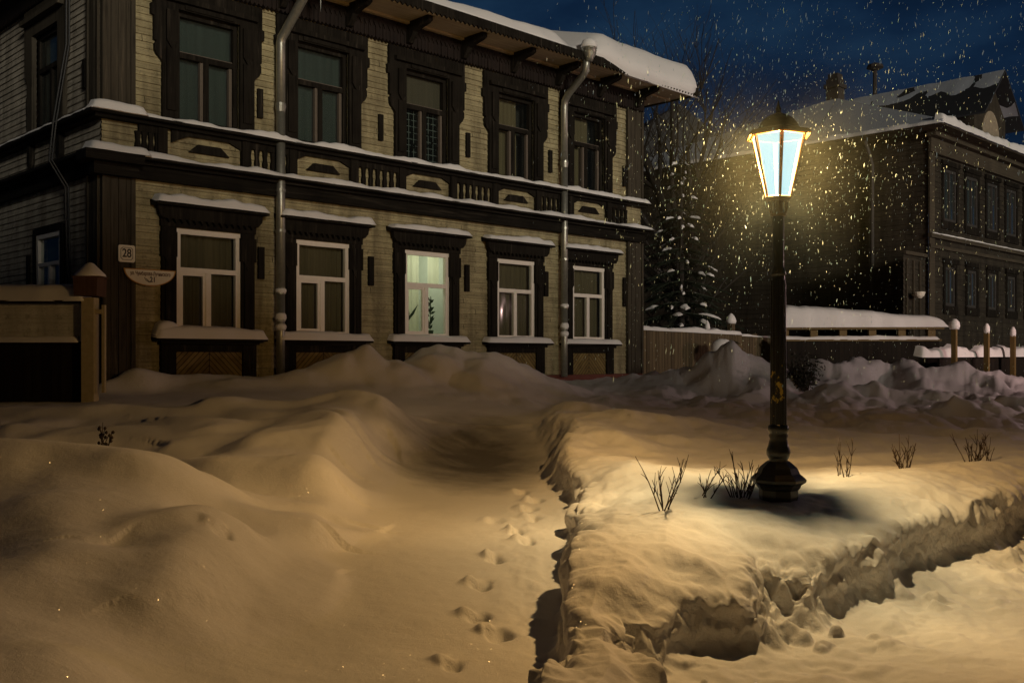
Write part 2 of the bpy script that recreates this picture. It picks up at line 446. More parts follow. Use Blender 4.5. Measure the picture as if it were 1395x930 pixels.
# ------------------------------------------------------------------ terrain
class RBF:
    def __init__(s, pts, smooth=.02):
        p = np.array(pts, float); s.p = p[:, :2]; n = len(p)
        r = np.sqrt(((s.p[:, None] - s.p[None]) ** 2).sum(-1) + .3)
        A = np.zeros((n + 3, n + 3)); A[:n, :n] = r + np.eye(n) * -smooth
        A[:n, n] = 1; A[:n, n + 1:] = s.p; A[n, :n] = 1; A[n + 1:, :n] = s.p.T
        s.w = np.linalg.solve(A, np.concatenate([p[:, 2], np.zeros(3)]))
    def __call__(s, x, y):
        z = s.w[-3] + s.w[-2] * x + s.w[-1] * y
        for (px, py), w in zip(s.p, s.w[:-3]):
            z = z + w * np.sqrt((x - px) ** 2 + (y - py) ** 2 + .3)
        return z

def polydist(x, y, pts):
    """distance to an open polyline, side sign (+ to the left of travel)"""
    best = np.full(np.shape(x), 1e9); sign = np.zeros(np.shape(x)); bx_ = np.zeros(np.shape(x)); by_ = np.zeros(np.shape(x))
    for (ax, ay), (bx, by) in zip(pts[:-1], pts[1:]):
        dx, dy = bx - ax, by - ay; L2 = dx * dx + dy * dy
        t = np.clip(((x - ax) * dx + (y - ay) * dy) / L2, 0, 1)
        qx = x - (ax + t * dx); qy = y - (ay + t * dy)
        d = np.hypot(qx, qy); c = dx * qy - dy * qx
        m = d < best - 1e-9; best = np.where(m, d, best); sign = np.where(m, np.sign(c), sign)
        bx_ = np.where(m, qx, bx_); by_ = np.where(m, qy, by_)
    return best, sign, bx_, by_

def inpoly(x, y, poly):
    r = np.zeros(np.shape(x), bool); n = len(poly)
    for i in range(n):
        (ax, ay), (bx, by) = poly[i], poly[(i + 1) % n]
        if ay == by: continue
        c = ((ay > y) != (by > y)) & (x < (bx - ax) * (y - ay) / (by - ay) + ax)
        r ^= c
    return r

LOW = RBF([  # path, right foreground, left drifts, pavement by the house
    (-.35, 4.9, -1.6), (-.3, 6.9, -1.53), (-.4, 9.5, -1.37), (-.48, 11.4, -1.32), (-.55, 12.6, -1.28), (-.5, 13.6, -1.08), (-.5, 14.5, -.93),
    (-1.4, 9.0, -1.35), (-1.7, 11.0, -1.15), (.3, 11, -1.34), (.3, 12.8, -1.26), (.3, 8, -1.45), (.2, 6, -1.60), (.1, 5, -1.64), (.3, 7, -1.55), (0, 3, -1.68),
    (2, 5, -1.70), (3.5, 5.0, -1.66), (2.6, 6.4, -1.72), (4.3, 7.9, -1.70), (6, 9, -1.68), (1.3, 5.2, -1.74), (1.0, 5.5, -1.72), (2.0, 6.2, -1.72), (2, 3, -1.7), (5, 3, -1.7),
    (-2.1, 4.1, -1.35), (-2.6, 5.0, -1.17), (-1.9, 5.3, -1.38), (-1.75, 6.2, -1.36), (-1.2, 5.2, -1.55), (-3.6, 5.2, -1.0), (-1.2, 7.0, -1.45),
    (-3.6, 7.1, -.92), (-2.9, 7.1, -.96), (-2.15, 7.2, -1.18), (-5.5, 7.3, -.8), (-1.6, 7.6, -1.38),
    (-4.3, 8.6, -1.2), (-3.2, 8.6, -1.24), (-2.4, 9.2, -1.27), (-6.3, 9.5, -1.0),
    (-5.8, 11.6, -.76), (-4.4, 11.8, -.78), (-3.3, 11.2, -.86), (-2.6, 12.3, -.72), (-2.0, 10.2, -1.08), (-9, 12, -.7),
    (-3.0, 13.0, -.66), (-2.1, 13.1, -.66), (-1.6, 12.6, -.80), (-4.5, 12.8, -.66),
    (-6.6, 14.2, -.62), (-4.6, 14.6, -.58), (-3.0, 15.0, -.58), (-1.6, 14.9, -.72), (-8, 13.9, -.62), (-12, 12, -.6),
    (-5.4, 16.0, -.5), (-3.6, 17.0, -.5), (-2.2, 17.4, -.55), (-.6, 17.2, -.72), (.6, 18, -.76), (2.0, 22, -.62), (3.0, 24.4, -.5),
    (1.7, 10, -1.18), (2.6, 10.8, -1.18), (4.3, 10.8, -1.22), (6.6, 13, -1.12), (3.6, 13, -1.08), (2.0, 13.5, -.98), (3.3, 16.4, -.92), (6, 18, -1.0), (9.5, 19, -1.02),
    (5.5, 22, -.78), (9, 25, -.8), (14, 26, -.85), (14, 18, -1.1), (22, 30, -.8), (10, 12, -1.2), (-14, 16, -.5), (4.5, 27, -.5), (12, 34, -.6), (-6, 22, -.45), (0, 40, -.5), (25, 45, -.6)])

TOP = RBF([  # the shovelled bank around the lamp
    (.62, 16.5, -.80), (.62, 14.6, -.80), (.62, 13.4, -.78), (.75, 12.3, -.80), (.64, 11.4, -.88), (.58, 9.9, -.98), (.6, 8.9, -1.06), (.62, 7.7, -1.10), (.6, 6.7, -1.10), (.5, 6.0, -1.14),
    (.45, 5.4, -1.22), (.4, 4.9, -1.32), (.4, 4.5, -1.38), (.7, 4.9, -1.41), (.7, 5.5, -1.33), (1.1, 5.8, -1.25), (1.5, 6.1, -1.23), (1.9, 6.6, -1.20), (2.6, 7.3, -1.18), (3.4, 8.1, -1.14), (4.5, 9.1, -1.10), (6.5, 11.2, -1.08), (10, 14.2, -1.1),
    (1.1, 7.5, -1.15), (1.1, 8.4, -1.10), (1.0, 9.3, -1.03), (2.1, 7.9, -1.19), (2.6, 8.6, -1.16), (3.4, 9.0, -1.10), (4.6, 10.0, -1.08), (1.5, 6.6, -1.20),
    (1.6, 10, -1.12), (1.2, 11.2, -1.04), (2.6, 10.8, -1.18), (4.3, 10.9, -1.20), (1.7, 12.4, -.96), (1.4, 14.6, -.84), (3.4, 13, -1.06), (3.3, 16.4, -.92), (6.6, 13, -1.12), (6, 18, -1.0)])

BANK = [(.80, 17.4), (.58, 16.2), (.56, 14.6), (.44, 13.9), (.62, 13.0), (.64, 12.2), (.50, 11.5), (.44, 10.6), (.47, 9.9), (.62, 9.1), (.56, 8.3), (.49, 7.7), (.43, 6.7), (.34, 6.0), (.29, 5.5),
        (.24, 5.05), (.12, 4.55), (.10, 4.2), (.55, 4.3), (.76, 4.75), (.74, 5.12), (.55, 5.28), (.60, 5.46), (.80, 5.50), (.95, 5.72), (1.1, 5.82), (1.40, 5.87), (1.52, 6.1), (1.60, 6.5), (1.9, 6.42), (2.3, 6.85), (2.65, 7.2), (3.0, 7.6), (3.47, 8.0), (4.0, 8.5),
        (4.6, 9.0), (5.4, 9.8), (6.5, 11.0), (10, 13.8), (14, 17)]
BANKPOLY = BANK + [(30, 30), (30, 60), (2, 60), (.8, 30)]

PILES = [  # x, y, height, rx, ry, turn
    (-2.75, 16.9, .38, .55, .55, 0), (-2.1, 17.0, .26, .9, .6, .5), (-3.3, 16.7, .25, .9, .5, .4), (-1.45, 18.3, .62, .9, .8, .5), (-.3, 18.6, .52, .9, .8, .6), (-.75, 17.5, .25, .8, .6, 0),
    (.4, 19.2, .22, .9, .7, 0), (-4.3, 15.9, .12, 1.2, .4, .3), (-5.78, 15.22, .34, .40, .26, .78), (-4.9, 16.15, .16, 1.0, .25, .78),
    (4.75, 21.6, .72, .85, .8, .3), (5.3, 21.2, .35, 1.2, .7, 0), (3.9, 22.4, .3, 1.0, .6, 0),
    (8.6, 23.8, .72, 1.5, 1.0, .2), (7.1, 22.8, .55, .9, .8, .2), (6.4, 19.6, .28, .7, .6, 0), (7.4, 19.8, .25, .8, .7, 0), (9.9, 22.6, .5, 1.2, .9, .4), (8.4, 19.4, .2, .6, .5, 0),
    (11.2, 20.6, .34, 1.6, .7, .3), (10.0, 18.3, .22, 1.0, .5, .3), (12.4, 24.2, .4, 1.5, .9, .3), (7.3, 17.2, .14, 1.0, .5, .2), (5.2, 17.4, .14, .7, .4, 0), (5.2, 15.6, .10, 1.1, .5, 0),
    (2.2, 13.6, .12, .7, .4, .2), (1.35, 13.4, .14, .5, .35, .1), (1.25, 11.6, .12, .45, .3, 0), (.95, 15.1, .14, .5, .4, 0), (2.6, 15.6, .08, 1.2, .4, .2),
    (.95, 8.9, .10, .25, .18, 0), (1.2, 9.3, .05, .2, .15, 0), (2.0, 12.2, .06, .4, .2, 0)]
RIDGES = [  # polyline, height, width: wind-blown crests on the left drifts
    ([(-5.2, 7.0), (-3.6, 7.0), (-2.7, 6.95), (-2.0, 7.15), (-1.5, 7.35)], .13, .26),
    ([(-2.2, 5.9), (-1.7, 6.7), (-1.35, 7.4), (-1.2, 8.1)], .055, .16),
    ([(-1.75, 5.0), (-1.4, 5.8), (-1.1, 6.6)], .045, .15),
    ([(-2.5, 5.6), (-2.05, 6.2), (-1.75, 6.55)], .04, .12),
    ([(-3.2, 9.2), (-2.4, 8.9), (-1.7, 8.8)], .10, .25), ([(-3.5, 10.1), (-2.6, 9.8), (-1.8, 9.7)], .10, .22), ([(-3.0, 8.35), (-2.2, 8.2), (-1.5, 8.25)], .06, .2),
    ([(-3.7, 11.1), (-2.8, 10.9), (-2.1, 10.6), (-1.65, 10.35)], .12, .25),
    ([(-3.6, 12.3), (-2.7, 12.0), (-2.1, 11.5), (-1.7, 11.0), (-1.45, 10.9)], .10, .22),
    ([(-6.5, 11.8), (-5.0, 11.9), (-4.0, 12.1), (-3.2, 12.6), (-2.3, 12.9), (-1.7, 12.6), (-1.4, 11.9)], .14, .28),
    ([(2.7, 9.0), (3.3, 9.35), (4.3, 10.0), (5.5, 10.8)], .06, .35), ([(2.25, 8.05), (2.9, 8.3), (3.6, 8.9)], .05, .18),
    ([(2.8, 11.0), (4.0, 11.5), (5.5, 12.5), (7.5, 14.2)], .05, .12),
    ([(-1.15, 13.75), (-.5, 14.1), (.2, 14.4)], .03, .06)]
PRINTS = [(-.12, 7.45, 1), (-.2, 6.75, 1), (-.21, 6.05, 1), (.05, 8.2, 1), (.12, 7.9, 1), (.2, 8.7, .7), (-1.78, 6.15, .55), (-.15, 8.6, .4), (-.3, 5.2, .7), (.22, 9.4, .8), (.1, 9.9, .7), (-.08, 5.75, .9), (.16, 9.05, .8)]
LUMPS = [(random.uniform(.5, 2.2), random.uniform(5.2, 6.6)) for _ in range(0)]

def terrain(x, y):
    """height below eye level, plus sideways push for the undercut bank faces"""
    wx = x + .35 * fbm(x * .55 + 3, y * .55, 3); wy = y + .35 * fbm(x * .55 - 7, y * .55 + 5, 3)
    low = LOW(x, y)
    # left drifts: wind ribs
    lw = sstep(-.9, -2.0, x) * sstep(12.5, 10.5, y)
    low = low + lw * .17 * fbm(wx * .5 + wy * .55, wy * .85 - wx * .4, 2, .3)
    ri = 1 - 2 * np.sqrt(perlin(wx * .75 + 20, wy * .5 + wx * .3) ** 2 + .008); low = low + lw * .17 * ri
    aa, bb = wy * 1.0 - wx * .45, wx + wy * .45
    low = low + lw * .034 * (1 - 2 * np.sqrt(perlin(aa * 1.9 + 33, bb * .55 + 12) ** 2 + .004)) * (.6 + .8 * perlin(wx * .6 + 90, wy * .6))
    low = low + .03 * fbm(wx * .9, wy * .9, 3) * sstep(4, 9, np.abs(x) + y * .3)
    lb = np.interp(y, [3, 4.4, 5.5, 7.2, 9.1, 11.2, 12.6, 13.3], [-1.6, -1.62, -1.72, -1.80, -1.62, -1.50, -1.42, -1.35]) + .32 * fbm(x * .4 + 60, y * .55, 2)
    q = lb - x; am = (.13 + .11 * sstep(7.5, 9.5, y) + .13 * perlin(x * .35 + 80, y * .7) + .07 * perlin(y * 1.6, 4.4)) * sstep(14.0, 12.3, y)
    low = low + am * sstep(-.30, .26, q) * (1 - .95 * sstep(.3, 1.5, q))
    for pl, h, w in RIDGES:
        d, s = polydist(wx, wy, pl)[:2]
        ww = np.where(s < 0, w * .75, w * 1.6)
        low = low + h * np.exp(-(d / ww) ** 2) * (.8 + .5 * perlin(x * 1.3, y * 1.3 + 9))
    top = TOP(x, y) + .035 * fbm(wx * 1.6, wy * 1.6, 3) + .02 * fbm(x * 4, y * 4, 3)
    d, _, qx_, qy_ = polydist(x, y, BANK)
    ins = inpoly(x, y, BANKPOLY)
    near = sstep(12, 8, y)
    jag = (.17 * fbm(x * 1.5, y * 1.5, 2) + .028 * fbm(x * 4, y * 4, 2)) * (.6 + .5 * near)
    raw = np.where(ins, d, -d); sd = raw + jag
    wid = .19 + .20 * (1 - near) + .10 * sstep(-.3, .5, perlin(x * 1.1 + 40, y * 1.1))
    rec = np.exp(-(((x - 1.68) / .26) ** 2 + ((y - 6.35) / .40) ** 2))        # a slumped corner between two bank faces
    wid = wid + .55 * rec
    u = np.clip((sd + wid * .5) / wid, 0, 1)
    prof = u * u * (3 - 2 * u)
    over = np.clip((sd - wid * .5) / .80, 0, 1)                               # shoulder rounds off
    top = top + (.05 - .13 * (1 - over) ** 2 - .07 * (1 - over) * sstep(6.6, 5.4, y)) * near
    fade = sstep(17.2, 14.5, y)
    prof = prof * fade
    face = np.sin(math.pi * np.clip(u, 0, 1)) * fade
    z = low + (np.maximum(top, low - .02) - low) * prof
    # crumbly broken face, fallen clods below
    cr = fbm(x * 7, y * 7, 3, .5)
    cx, cy = x + .06 * perlin(x * 5, y * 5), y + .06 * perlin(x * 5 + 9, y * 5)
    cb = cells(cx * 3.1, cy * 3.1) - .5; cs = cells(cx * 8.0 + 5, cy * 8.0) - .5
    z = z + face * (.06 * cr + .07 * cb * near + .02 * cs * near + .035 * fbm(x * 15, y * 15, 2) * near)
    edge = np.exp(-((sd - .12) / .16) ** 2) * near * fade
    z = z + edge * (.015 * cb + .05 * perlin(x * 2.3, y * 2.3))
    toe = np.exp(-((sd + .25) / .22) ** 2) * near * (x > .75)
    cl = np.clip(fbm(x * 4.2, y * 4.2, 2, .4) - .12, 0, .5); z = z + toe * .14 * cl / (cl + .18) * (1 + .5 * fbm(x * 12, y * 12, 2)) * sstep(-.2, .25, perlin(x * 1.3, y * 1.3 + 50))
    foot = np.exp(-((sd + .5) / .5) ** 2) * near * (x > .75)
    z = z + foot * .05 * fbm(x * 3.1, y * 3.1 + 11, 3)
    for px, py, h, rx, ry, a in PILES:
        ca, sa = math.cos(a), math.sin(a)
        qx = (wx - px) * ca + (wy - py) * sa; qy = -(wx - px) * sa + (wy - py) * ca
        e = np.sqrt((qx / rx) ** 2 + (qy / ry) ** 2)
        z = z + h * np.exp(-(e ** 1.7)) * (1 + .20 * fbm(x * 1.8, y * 1.8, 2))
    # rough, shovelled snow beyond the lamp
    rough = sstep(11.8, 15.5, y) * (sstep(1.5, 5.0, x) + .5 * sstep(15.5, 17, y) * sstep(-4.5, -2.5, x))
    rg = fbm(wx * .9, wy * .9, 4, .45)
    z = z + rough * (.21 * rg + .07 * np.abs(fbm(x * 1.9, y * 1.9 + 4, 2)))
    wx2 = x + .05 * fbm(x * 6, y * 6, 2); wy2 = y + .05 * fbm(x * 6 + 9, y * 6, 2)
    for px, py, k in PRINTS:
        q = np.hypot((wx2 - px) / .055, (wy2 - py) / .095); r2 = np.hypot((wx2 - px + .075) / .06, (wy2 - py - .06) / .07)
        z = z - .075 * k * np.exp(-(q ** 3)) + .05 * k * np.exp(-(r2 ** 2.4))
    # trampled trail on the right side of the path
    trail = np.exp(-((x - .12) / .2) ** 2) * sstep(5.0, 6.0, y) * sstep(10.5, 8.5, y)
    z = z + trail * .025 * fbm(x * 5, y * 3, 3)
    z = z + (.003 + .006 * sstep(.2, .8, x)) * fbm(x * 7, y * 7, 3) + .010 * fbm(x * 2.1 + 5, y * 2.1, 2)
    # outward push of the face: lips above, hollows below
    e = .02
    lip = np.sin(math.pi * np.clip((u - .35) / .65, 0, 1)) * near * fade
    hol = np.sin(math.pi * np.clip(u / .55, 0, 1)) * near * fade
    push = lip * (.06 + .06 * fbm(x * 2.4, y * 2.4 + 2, 2)) - hol * .035
    dm = np.maximum(d, 1e-4); sg = np.where(ins, 1.0, -1.0) * sstep(0, .04, d)
    # direction that leads out of the bank
    gx, gy = -qx_ / dm * sg, -qy_ / dm * sg
    return z, push * gx, push * gy

def hz(x, y):
    z, _, _ = terrain(np.array([float(x)]), np.array([float(y)]))
    return float(z[0]) + EYE

def build_ground():
    ys = [-60, -40, -20, -12, -9, -7.5, -6.5, -5.7, -5, -4.4, -3.8, -3.2, -2.6, -2, -1.4, -.8, -.2, .6, 1.4, 2.4, 3.2]; y = 3.9
    while y < 60:
        ys.append(y)
        y *= 1.0022 if y < 10 else (1.0042 if y < 20 else 1.010)
    ys += [64, 72, 85, 110, 160, 240, 400]
    ks = np.concatenate([np.array([-40, -12, -5, -2.5, -1.6, -1.1, -.85]), np.linspace(-.70, -.56, 12), np.linspace(-.55, .06, 300), np.linspace(.062, .62, 420), np.linspace(.64, .8, 12), np.array([.95, 1.2, 1.7, 2.6, 5, 12, 40])])
    ys = np.array(ys)
    K, Y = np.meshgrid(ks, ys)
    X = K * (np.maximum(Y, 3.0) + .0)
    z, px_, py_ = terrain(np.clip(X, -40, 40), np.clip(Y, 1.5, 60))
    X2 = X + px_; Y2 = Y + py_
    z = z + (.7 + .25 * perlin(X * .35, Y * .1)) * np.exp(-((np.minimum(Y, 0) + 4.4) / 1.7) ** 2) * (Y < 0)  # added unseen ridge behind the camera, shades the foreground from the low glow
    far = sstep(30, 60, np.hypot(X, Y)); z = z * (1 - far) + (-.6) * far
    co = np.stack([X2, Y2, z + EYE], -1).reshape(-1, 3).astype(np.float32)
    nr, nc = Y.shape
    idx = np.arange(nr * nc).reshape(nr, nc)
    q = np.stack([idx[:-1, :-1], idx[:-1, 1:], idx[1:, 1:], idx[1:, :-1]], -1).reshape(-1, 4).astype(np.int32)
    me = bpy.data.meshes.new('snow_ground')
    me.vertices.add(len(co)); me.vertices.foreach_set('co', co.ravel())
    me.loops.add(q.size); me.loops.foreach_set('vertex_index', q.ravel())
    me.polygons.add(len(q)); me.polygons.foreach_set('loop_start', np.arange(0, q.size, 4, dtype=np.int32))
    me.polygons.foreach_set('use_smooth', np.ones(len(q), bool))
    me.update(calc_edges=True); me.validate()
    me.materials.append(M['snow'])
    o = bpy.data.objects.new('snow_ground', me); C.objects.link(o)
    tag(o, 'deep drifted snow with shovelled banks covering the street', kind='structure')
build_ground()

# ------------------------------------------------------------------ the wooden house
HB = .75                                     # house base lies .75 below eye level
house = empty('wooden_house', (-6.312, 15.4, EYE - HB), ROT)
tag(house, 'old two-storey ochre wooden house with dark carved window surrounds and thick snow on its eaves', 'house')
def Z(z): return z + HB
LEN, DEP = 13.32, 11.0
T0 = [1.19, 3.43, 5.88, 8.37, 10.76]; WW = 1.16
P = .108

def siding(mb, L, z0, z1, holes, f, seed):
    r = random.Random(seed); z = z0
    while z < z1 - 1e-4:
        zt = min(z + P, z1); segs = [(0.0, L)]
        for (a, b, c, d) in holes:
            if zt > c + .01 and z < d - .01:
                new = []
                for s0, s1 in segs:
                    if b <= s0 or a >= s1: new.append((s0, s1)); continue
                    if a > s0: new.append((s0, a))
                    if b < s1: new.append((b, s1))
                segs = new
        for s0, s1 in segs:
            n = max(1, int((s1 - s0) / .9)); w = [r.uniform(-.003, .003)] * (n + 1)
            us = [s0 + (s1 - s0) * i / n for i in range(n + 1)]
            vs = []
            for u, ww in zip(us, w):
                vs += [f(u, -.06, z), f(u, .024 + ww, z + .002), f(u, .020 + ww, z + .02), f(u, .002 + ww * .5, zt), f(u, -.06, zt)]
            fs = [(i * 5 + k, i * 5 + 5 + k, i * 5 + 6 + k, i * 5 + 1 + k) for i in range(n) for k in range(4)]
            mb.add(vs, fs)
        z = zt
    return mb

fh = [(t, t + WW, Z(.36), Z(2.07)) for t in T0] + [(t + .03, t + WW - .03, Z(3.82), Z(5.6)) for t in T0]
siding(MB(), LEN, Z(-.42), Z(6.5), fh, lambda s, d, z: (s, -d, z), 1).build('wall', M['siding'], house)
sh = [(1.5, 2.6, Z(.95), Z(2.07)), (1.55, 2.7, Z(3.9), Z(5.5))]
siding(MB(), DEP, Z(-.6), Z(6.5), sh, lambda s, d, z: (-d, s, z), 2).build('wall', M['siding_side'], house)
mb = MB(); mb.box(LEN - .05, LEN, .07, DEP, Z(-.6), Z(6.5)); mb.box(0, LEN, DEP - .05, DEP, Z(-.6), Z(6.5)); mb.build('wall', M['siding_side'], house)
MB().box(-.02, LEN + .02, -.05, DEP, Z(-.95), Z(-.425)).build('foundation', M['brick'], house)

# corner boards
def cornerpost(x0, x1, z0, z1, sd):
    mb = MB(); r = random.Random(sd); n = max(2, int((x1 - x0) / .12)); w = (x1 - x0) / n
    for i in range(n):
        mb.box(x0 + i * w + .004, x0 + (i + 1) * w - .004, -.062 - r.uniform(0, .012), .0, z0, z1)
    mb.box(x0 - .02, x0 + .05, -.095, .0, z0, z1); mb.box(x1 - .05, x1 + .02, -.095, .0, z0, z1)
    return mb
for x0, x1 in ((0.0, .48), (12.76, 13.32)):
    for z0, z1 in ((-.42, 2.82), (3.82, 6.2)):
        mb = cornerpost(x0, x1, Z(z0), Z(z1), x0 + z0)
        if x0 == 0:
            for k in range(3): mb.box(-.065 - .006 * k % .01, -.026, .0 + k * .11, .105 + k * .11, Z(z0), Z(z1))
            mb.box(-.095, -.026, .31, .36, Z(z0), Z(z1))
        mb.build('corner_board', M['pilaster'], house)

# belt between the storeys: two snowy ledges
for z, d, nm in ((3.70, .26, 'upper_ledge'), (3.05, .34, 'lower_ledge')):
    mb = MB()
    mb.box(-d, LEN + .12, -d, .0, Z(z), Z(z + .05)); mb.box(-d, -.026, .0, DEP, Z(z), Z(z + .05))
    mb.box(-d * .6, LEN + .06, -d * .62, -.03, Z(z - .055), Z(z - .003)); mb.box(-d * .6, -.03, -.03, DEP, Z(z - .055), Z(z - .003))
    if z < 3.5:
        mb.box(-.13, LEN + .03, -.13, -.03, Z(z - .24), Z(z - .058)); mb.box(-.12, -.03, -.03, DEP, Z(z - .24), Z(z - .058))
        mb.box(-.17, LEN + .04, -.165, -.028, Z(z - .27), Z(z - .242))
        mb.box(-d - .05, .52, -d - .05, -.02, Z(z - .10), Z(z + .048)); mb.box(-.2, .5, -.22, -.02, Z(z - .28), Z(z - .10))
    led = mb.build('ledge', M['dark_wood_x'], house)
    mb = MB()
    snow_strip(mb, (-d, -.024, Z(z + .05)), (LEN + .1, -.024, Z(z + .05)), (0, -1, 0), d - .03, .085, lump=1.1)
    if z > 3.5: snow_strip(mb, (-.026, 0, Z(z + .05)), (-.026, 6.5, Z(z + .05)), (-1, 0, 0), d - .03, .05, lump=.6)
    snow_strip(mb, (-d + .02, -.05, Z(z + .055)), (.62, -.05, Z(z + .055)), (0, -1, 0), d + (.02 if z < 3.5 else -.03), .14, lump=.3)
    mb.build('snow_cap', M['snow_cap'], led, True)

# balustrade panels between windows, trapezoid ornaments below windows
piers = [(.50, .92)] + [(T0[i] + WW + .10, T0[i + 1] - .10) for i in range(4)] + [(T0[4] + WW + .12, 12.74)]
for a, b in piers:
    mb = MB(); z0, z1 = Z(3.10), Z(3.645)
    for q0, q1 in ((a - .1, a + .06), (b - .06, b + .1)):
        if q0 < .49 or q1 > 12.76: continue
        mb.box(q0, q1, -.11, -.02, z0 + .05, z1)
    mb.box(a + .06, b - .06, -.085, -.02, z1 - .11, z1); mb.box(a + .06, b - .06, -.085, -.02, z0, z0 + .1)
    n = max(3, int((b - a) / .17)); st = (b - a - .1) / n
    for i in range(n + 1):
        x = a + .05 + i * st
        mb.prism([(x - .03, z0 + .1), (x + .03, z0 + .1), (x + .045, z0 + .2), (x + .028, z0 + .3), (x + .045, z1 - .11), (x - .045, z1 - .11), (x - .028, z0 + .3), (x - .045, z0 + .2)], -.075, -.02)
    mb.build('balustrade_panel', M['dark_wood'], house)
for t in T0:
    c = t + WW / 2
    MB().prism([(c - .36, Z(3.33)), (c + .36, Z(3.33)), (c + .2, Z(3.47)), (c - .2, Z(3.47))], -.07, -.015).build('ornament', M['dark_wood'], house)
    mb = MB(); mb.box(c - .66, c + .66, -.075, -.02, Z(3.58), Z(3.645))
    for s in (-1, 1):
        mb.prism([(c + s * .66, Z(3.58)), (c + s * .66, Z(3.44)), (c + s * .54, Z(3.5)), (c + s * .36, Z(3.58))], -.074, -.02)
    mb.build('panel_header', M['dark_wood'], house)

# lower windows
lit = 2
def frame_bars(mb, x0, x1, z0, z1, w, y0, y1):
    mb.box(x0, x0 + w, y0, y1, z0, z1); mb.box(x1 - w, x1, y0, y1, z0, z1)
    mb.box(x0 + w, x1 - w, y0, y1, z0, z0 + w); mb.box(x0 + w, x1 - w, y0, y1, z1 - w, z1)
def curtain(x0, x1, y, z0, z1, amp=.03, wl=.11, seed=0):
    r = random.Random(seed); ph = r.uniform(0, 6)
    n = int((x1 - x0) / .012)
    us = [x0 + (x1 - x0) * i / n for i in range(n + 1)]; vs = [z0 + (z1 - z0) * j / 6 for j in range(7)]
    return MB().grid(lambda u, v: (u, y + amp * math.sin(u * 6.283 / wl + ph + .8 * math.sin(u * 5 + v * .7)) * (.6 + .4 * math.sin(u * 9)), v), us, vs)
for i, t in enumerate(T0):
    a, b = t, t + WW; c = (a + b) / 2; z0, z1 = Z(.36), Z(2.07); zt = Z(1.40)
    mb = MB(); w = .085
    frame_bars(mb, a, b, z0, z1, w, -.03, .05)
    mb.box(a + w, b - w, -.024, .05, zt - .035, zt + .045)
    mb.box(c - .045, c + .045, -.026, .05, z0 + w, zt - .035)
    if i < 3:                                   # opening sash with its own bars
        frame_bars(mb, a + w, c - .045, z0 + w, zt - .035, .05, -.012, .045)
    win = mb.build('window', M['white_frame'], house)
    mb = MB()
    mb.sheet(a + w, b - w, .008, zt + .045, z1 - w)
    mb.sheet(a + w, c - .045, .008, z0 + w, zt - .035); mb.sheet(c + .045, b - w, .008, z0 + w, zt - .035)
    mb.build('pane', M['glass'], win)
    if i == lit:
        curtain(a + .0, a + .62, .26, z0, z1, .012, .15, i).build('curtain', M['curtain_lit'], win, True)
        curtain(a + .86, b, .28, Z(1.42), z1, .006, .16, 8).build('curtain', M['curtain_lit'], win, True)
        mb = MB(); mb.box(a - .5, b + .5, 1.6, 1.64, z0 - .5, z1 + .4); mb.box(a - .54, a - .5, .10, 1.6, z0 - .5, z1 + .4); mb.box(b + .5, b + .54, .10, 1.6, z0 - .5, z1 + .4)
        mb.box(a - .5, b + .5, .10, 1.6, z0 - .54, z0 - .5); mb.box(a - .5, b + .5, .10, 1.6, z1 + .4, z1 + .44)
        mb.build('room', M['room'], win)
        mb = MB()                                # houseplants on the inner sill
        def leaf(mb, p, q, wd):
            p = Vector(p); q = Vector(q); m_ = (p + q) / 2; sd_ = (q - p).cross(Vector((0, 1, 0))).normalized() * wd
            mb.add([p, m_ + sd_, q, m_ - sd_], [(0, 1, 2, 3)])
        px = a + .27
        mb.tube([(px, .16, z0), (px - .01, .16, z0 + .35)], .012, 6)
        for q, wd in (((px + .24, .15, z0 + .68), .03), ((px - .02, .15, z0 + .62), .035), ((px - .05, .15, z0 + .55), .025), ((px + .06, .14, z0 + .5), .03)):
            leaf(mb, (px - .01, .16, z0 + .33), q, wd)
        px = b - .33
        mb.lathe([(.05, z0 + .02), (.075, z0 + .16)], 12, (px, .17))
        r = random.Random(4)
        for k in range(26):
            h0 = z0 + r.uniform(.15, .75); an = r.uniform(-1.2, 1.2)
            leaf(mb, (px, .17, h0), (px + .14 * math.sin(an), .15 + r.uniform(-.02, .02), h0 + .12 * math.cos(an)), .03)
        mb.tube([(px, .17, z0 + .1), (px + .02, .17, z0 + .85)], .008, 5)
        mb.build('houseplant', M['plant'], win)
    else:
        curtain(a, b, .16, z0, z1, .025, .12, i).build('curtain', M['curtain_dark'], win, True)
        MB().box(a - .2, b + .2, .4, .44, z0 - .2, z1 + .2).build('room', M['room_dark'], win)
    # dark carved surround
    mb = MB(); wl = min(.25, (a - (T0[i - 1] + WW)) / 2 - .2) if i else .25
    for s0, s1 in ((a - .25, a - .002), (b + .002, b + .25)):
        mb.box(s0, s1, -.075, -.01, Z(.30), Z(2.08)); m_ = (s0 + s1) / 2
        mb.box(s0 + .05, s1 - .05, -.10, -.074, Z(.42), Z(1.55)); mb.box(s0 - .02, s1 + .02 if s1 > b else s1, -.105, -.012, Z(1.60), Z(2.0))
        mb.prism([(s0 + .02, Z(1.6)), (s1 - .02, Z(1.6)), (m_ + .03, Z(1.45)), (m_ - .03, Z(1.45))], -.115, -.07)
    mb.box(a - .27, b + .27, -.09, -.012, Z(2.082), Z(2.26))
    mb.prism([(a - .27, Z(2.20)), (b + .27, Z(2.20)), (b + .34, Z(2.28)), (b + .36, Z(2.40)), (a - .36, Z(2.40)), (a - .34, Z(2.28))], -.17, -.092)
    n = 14
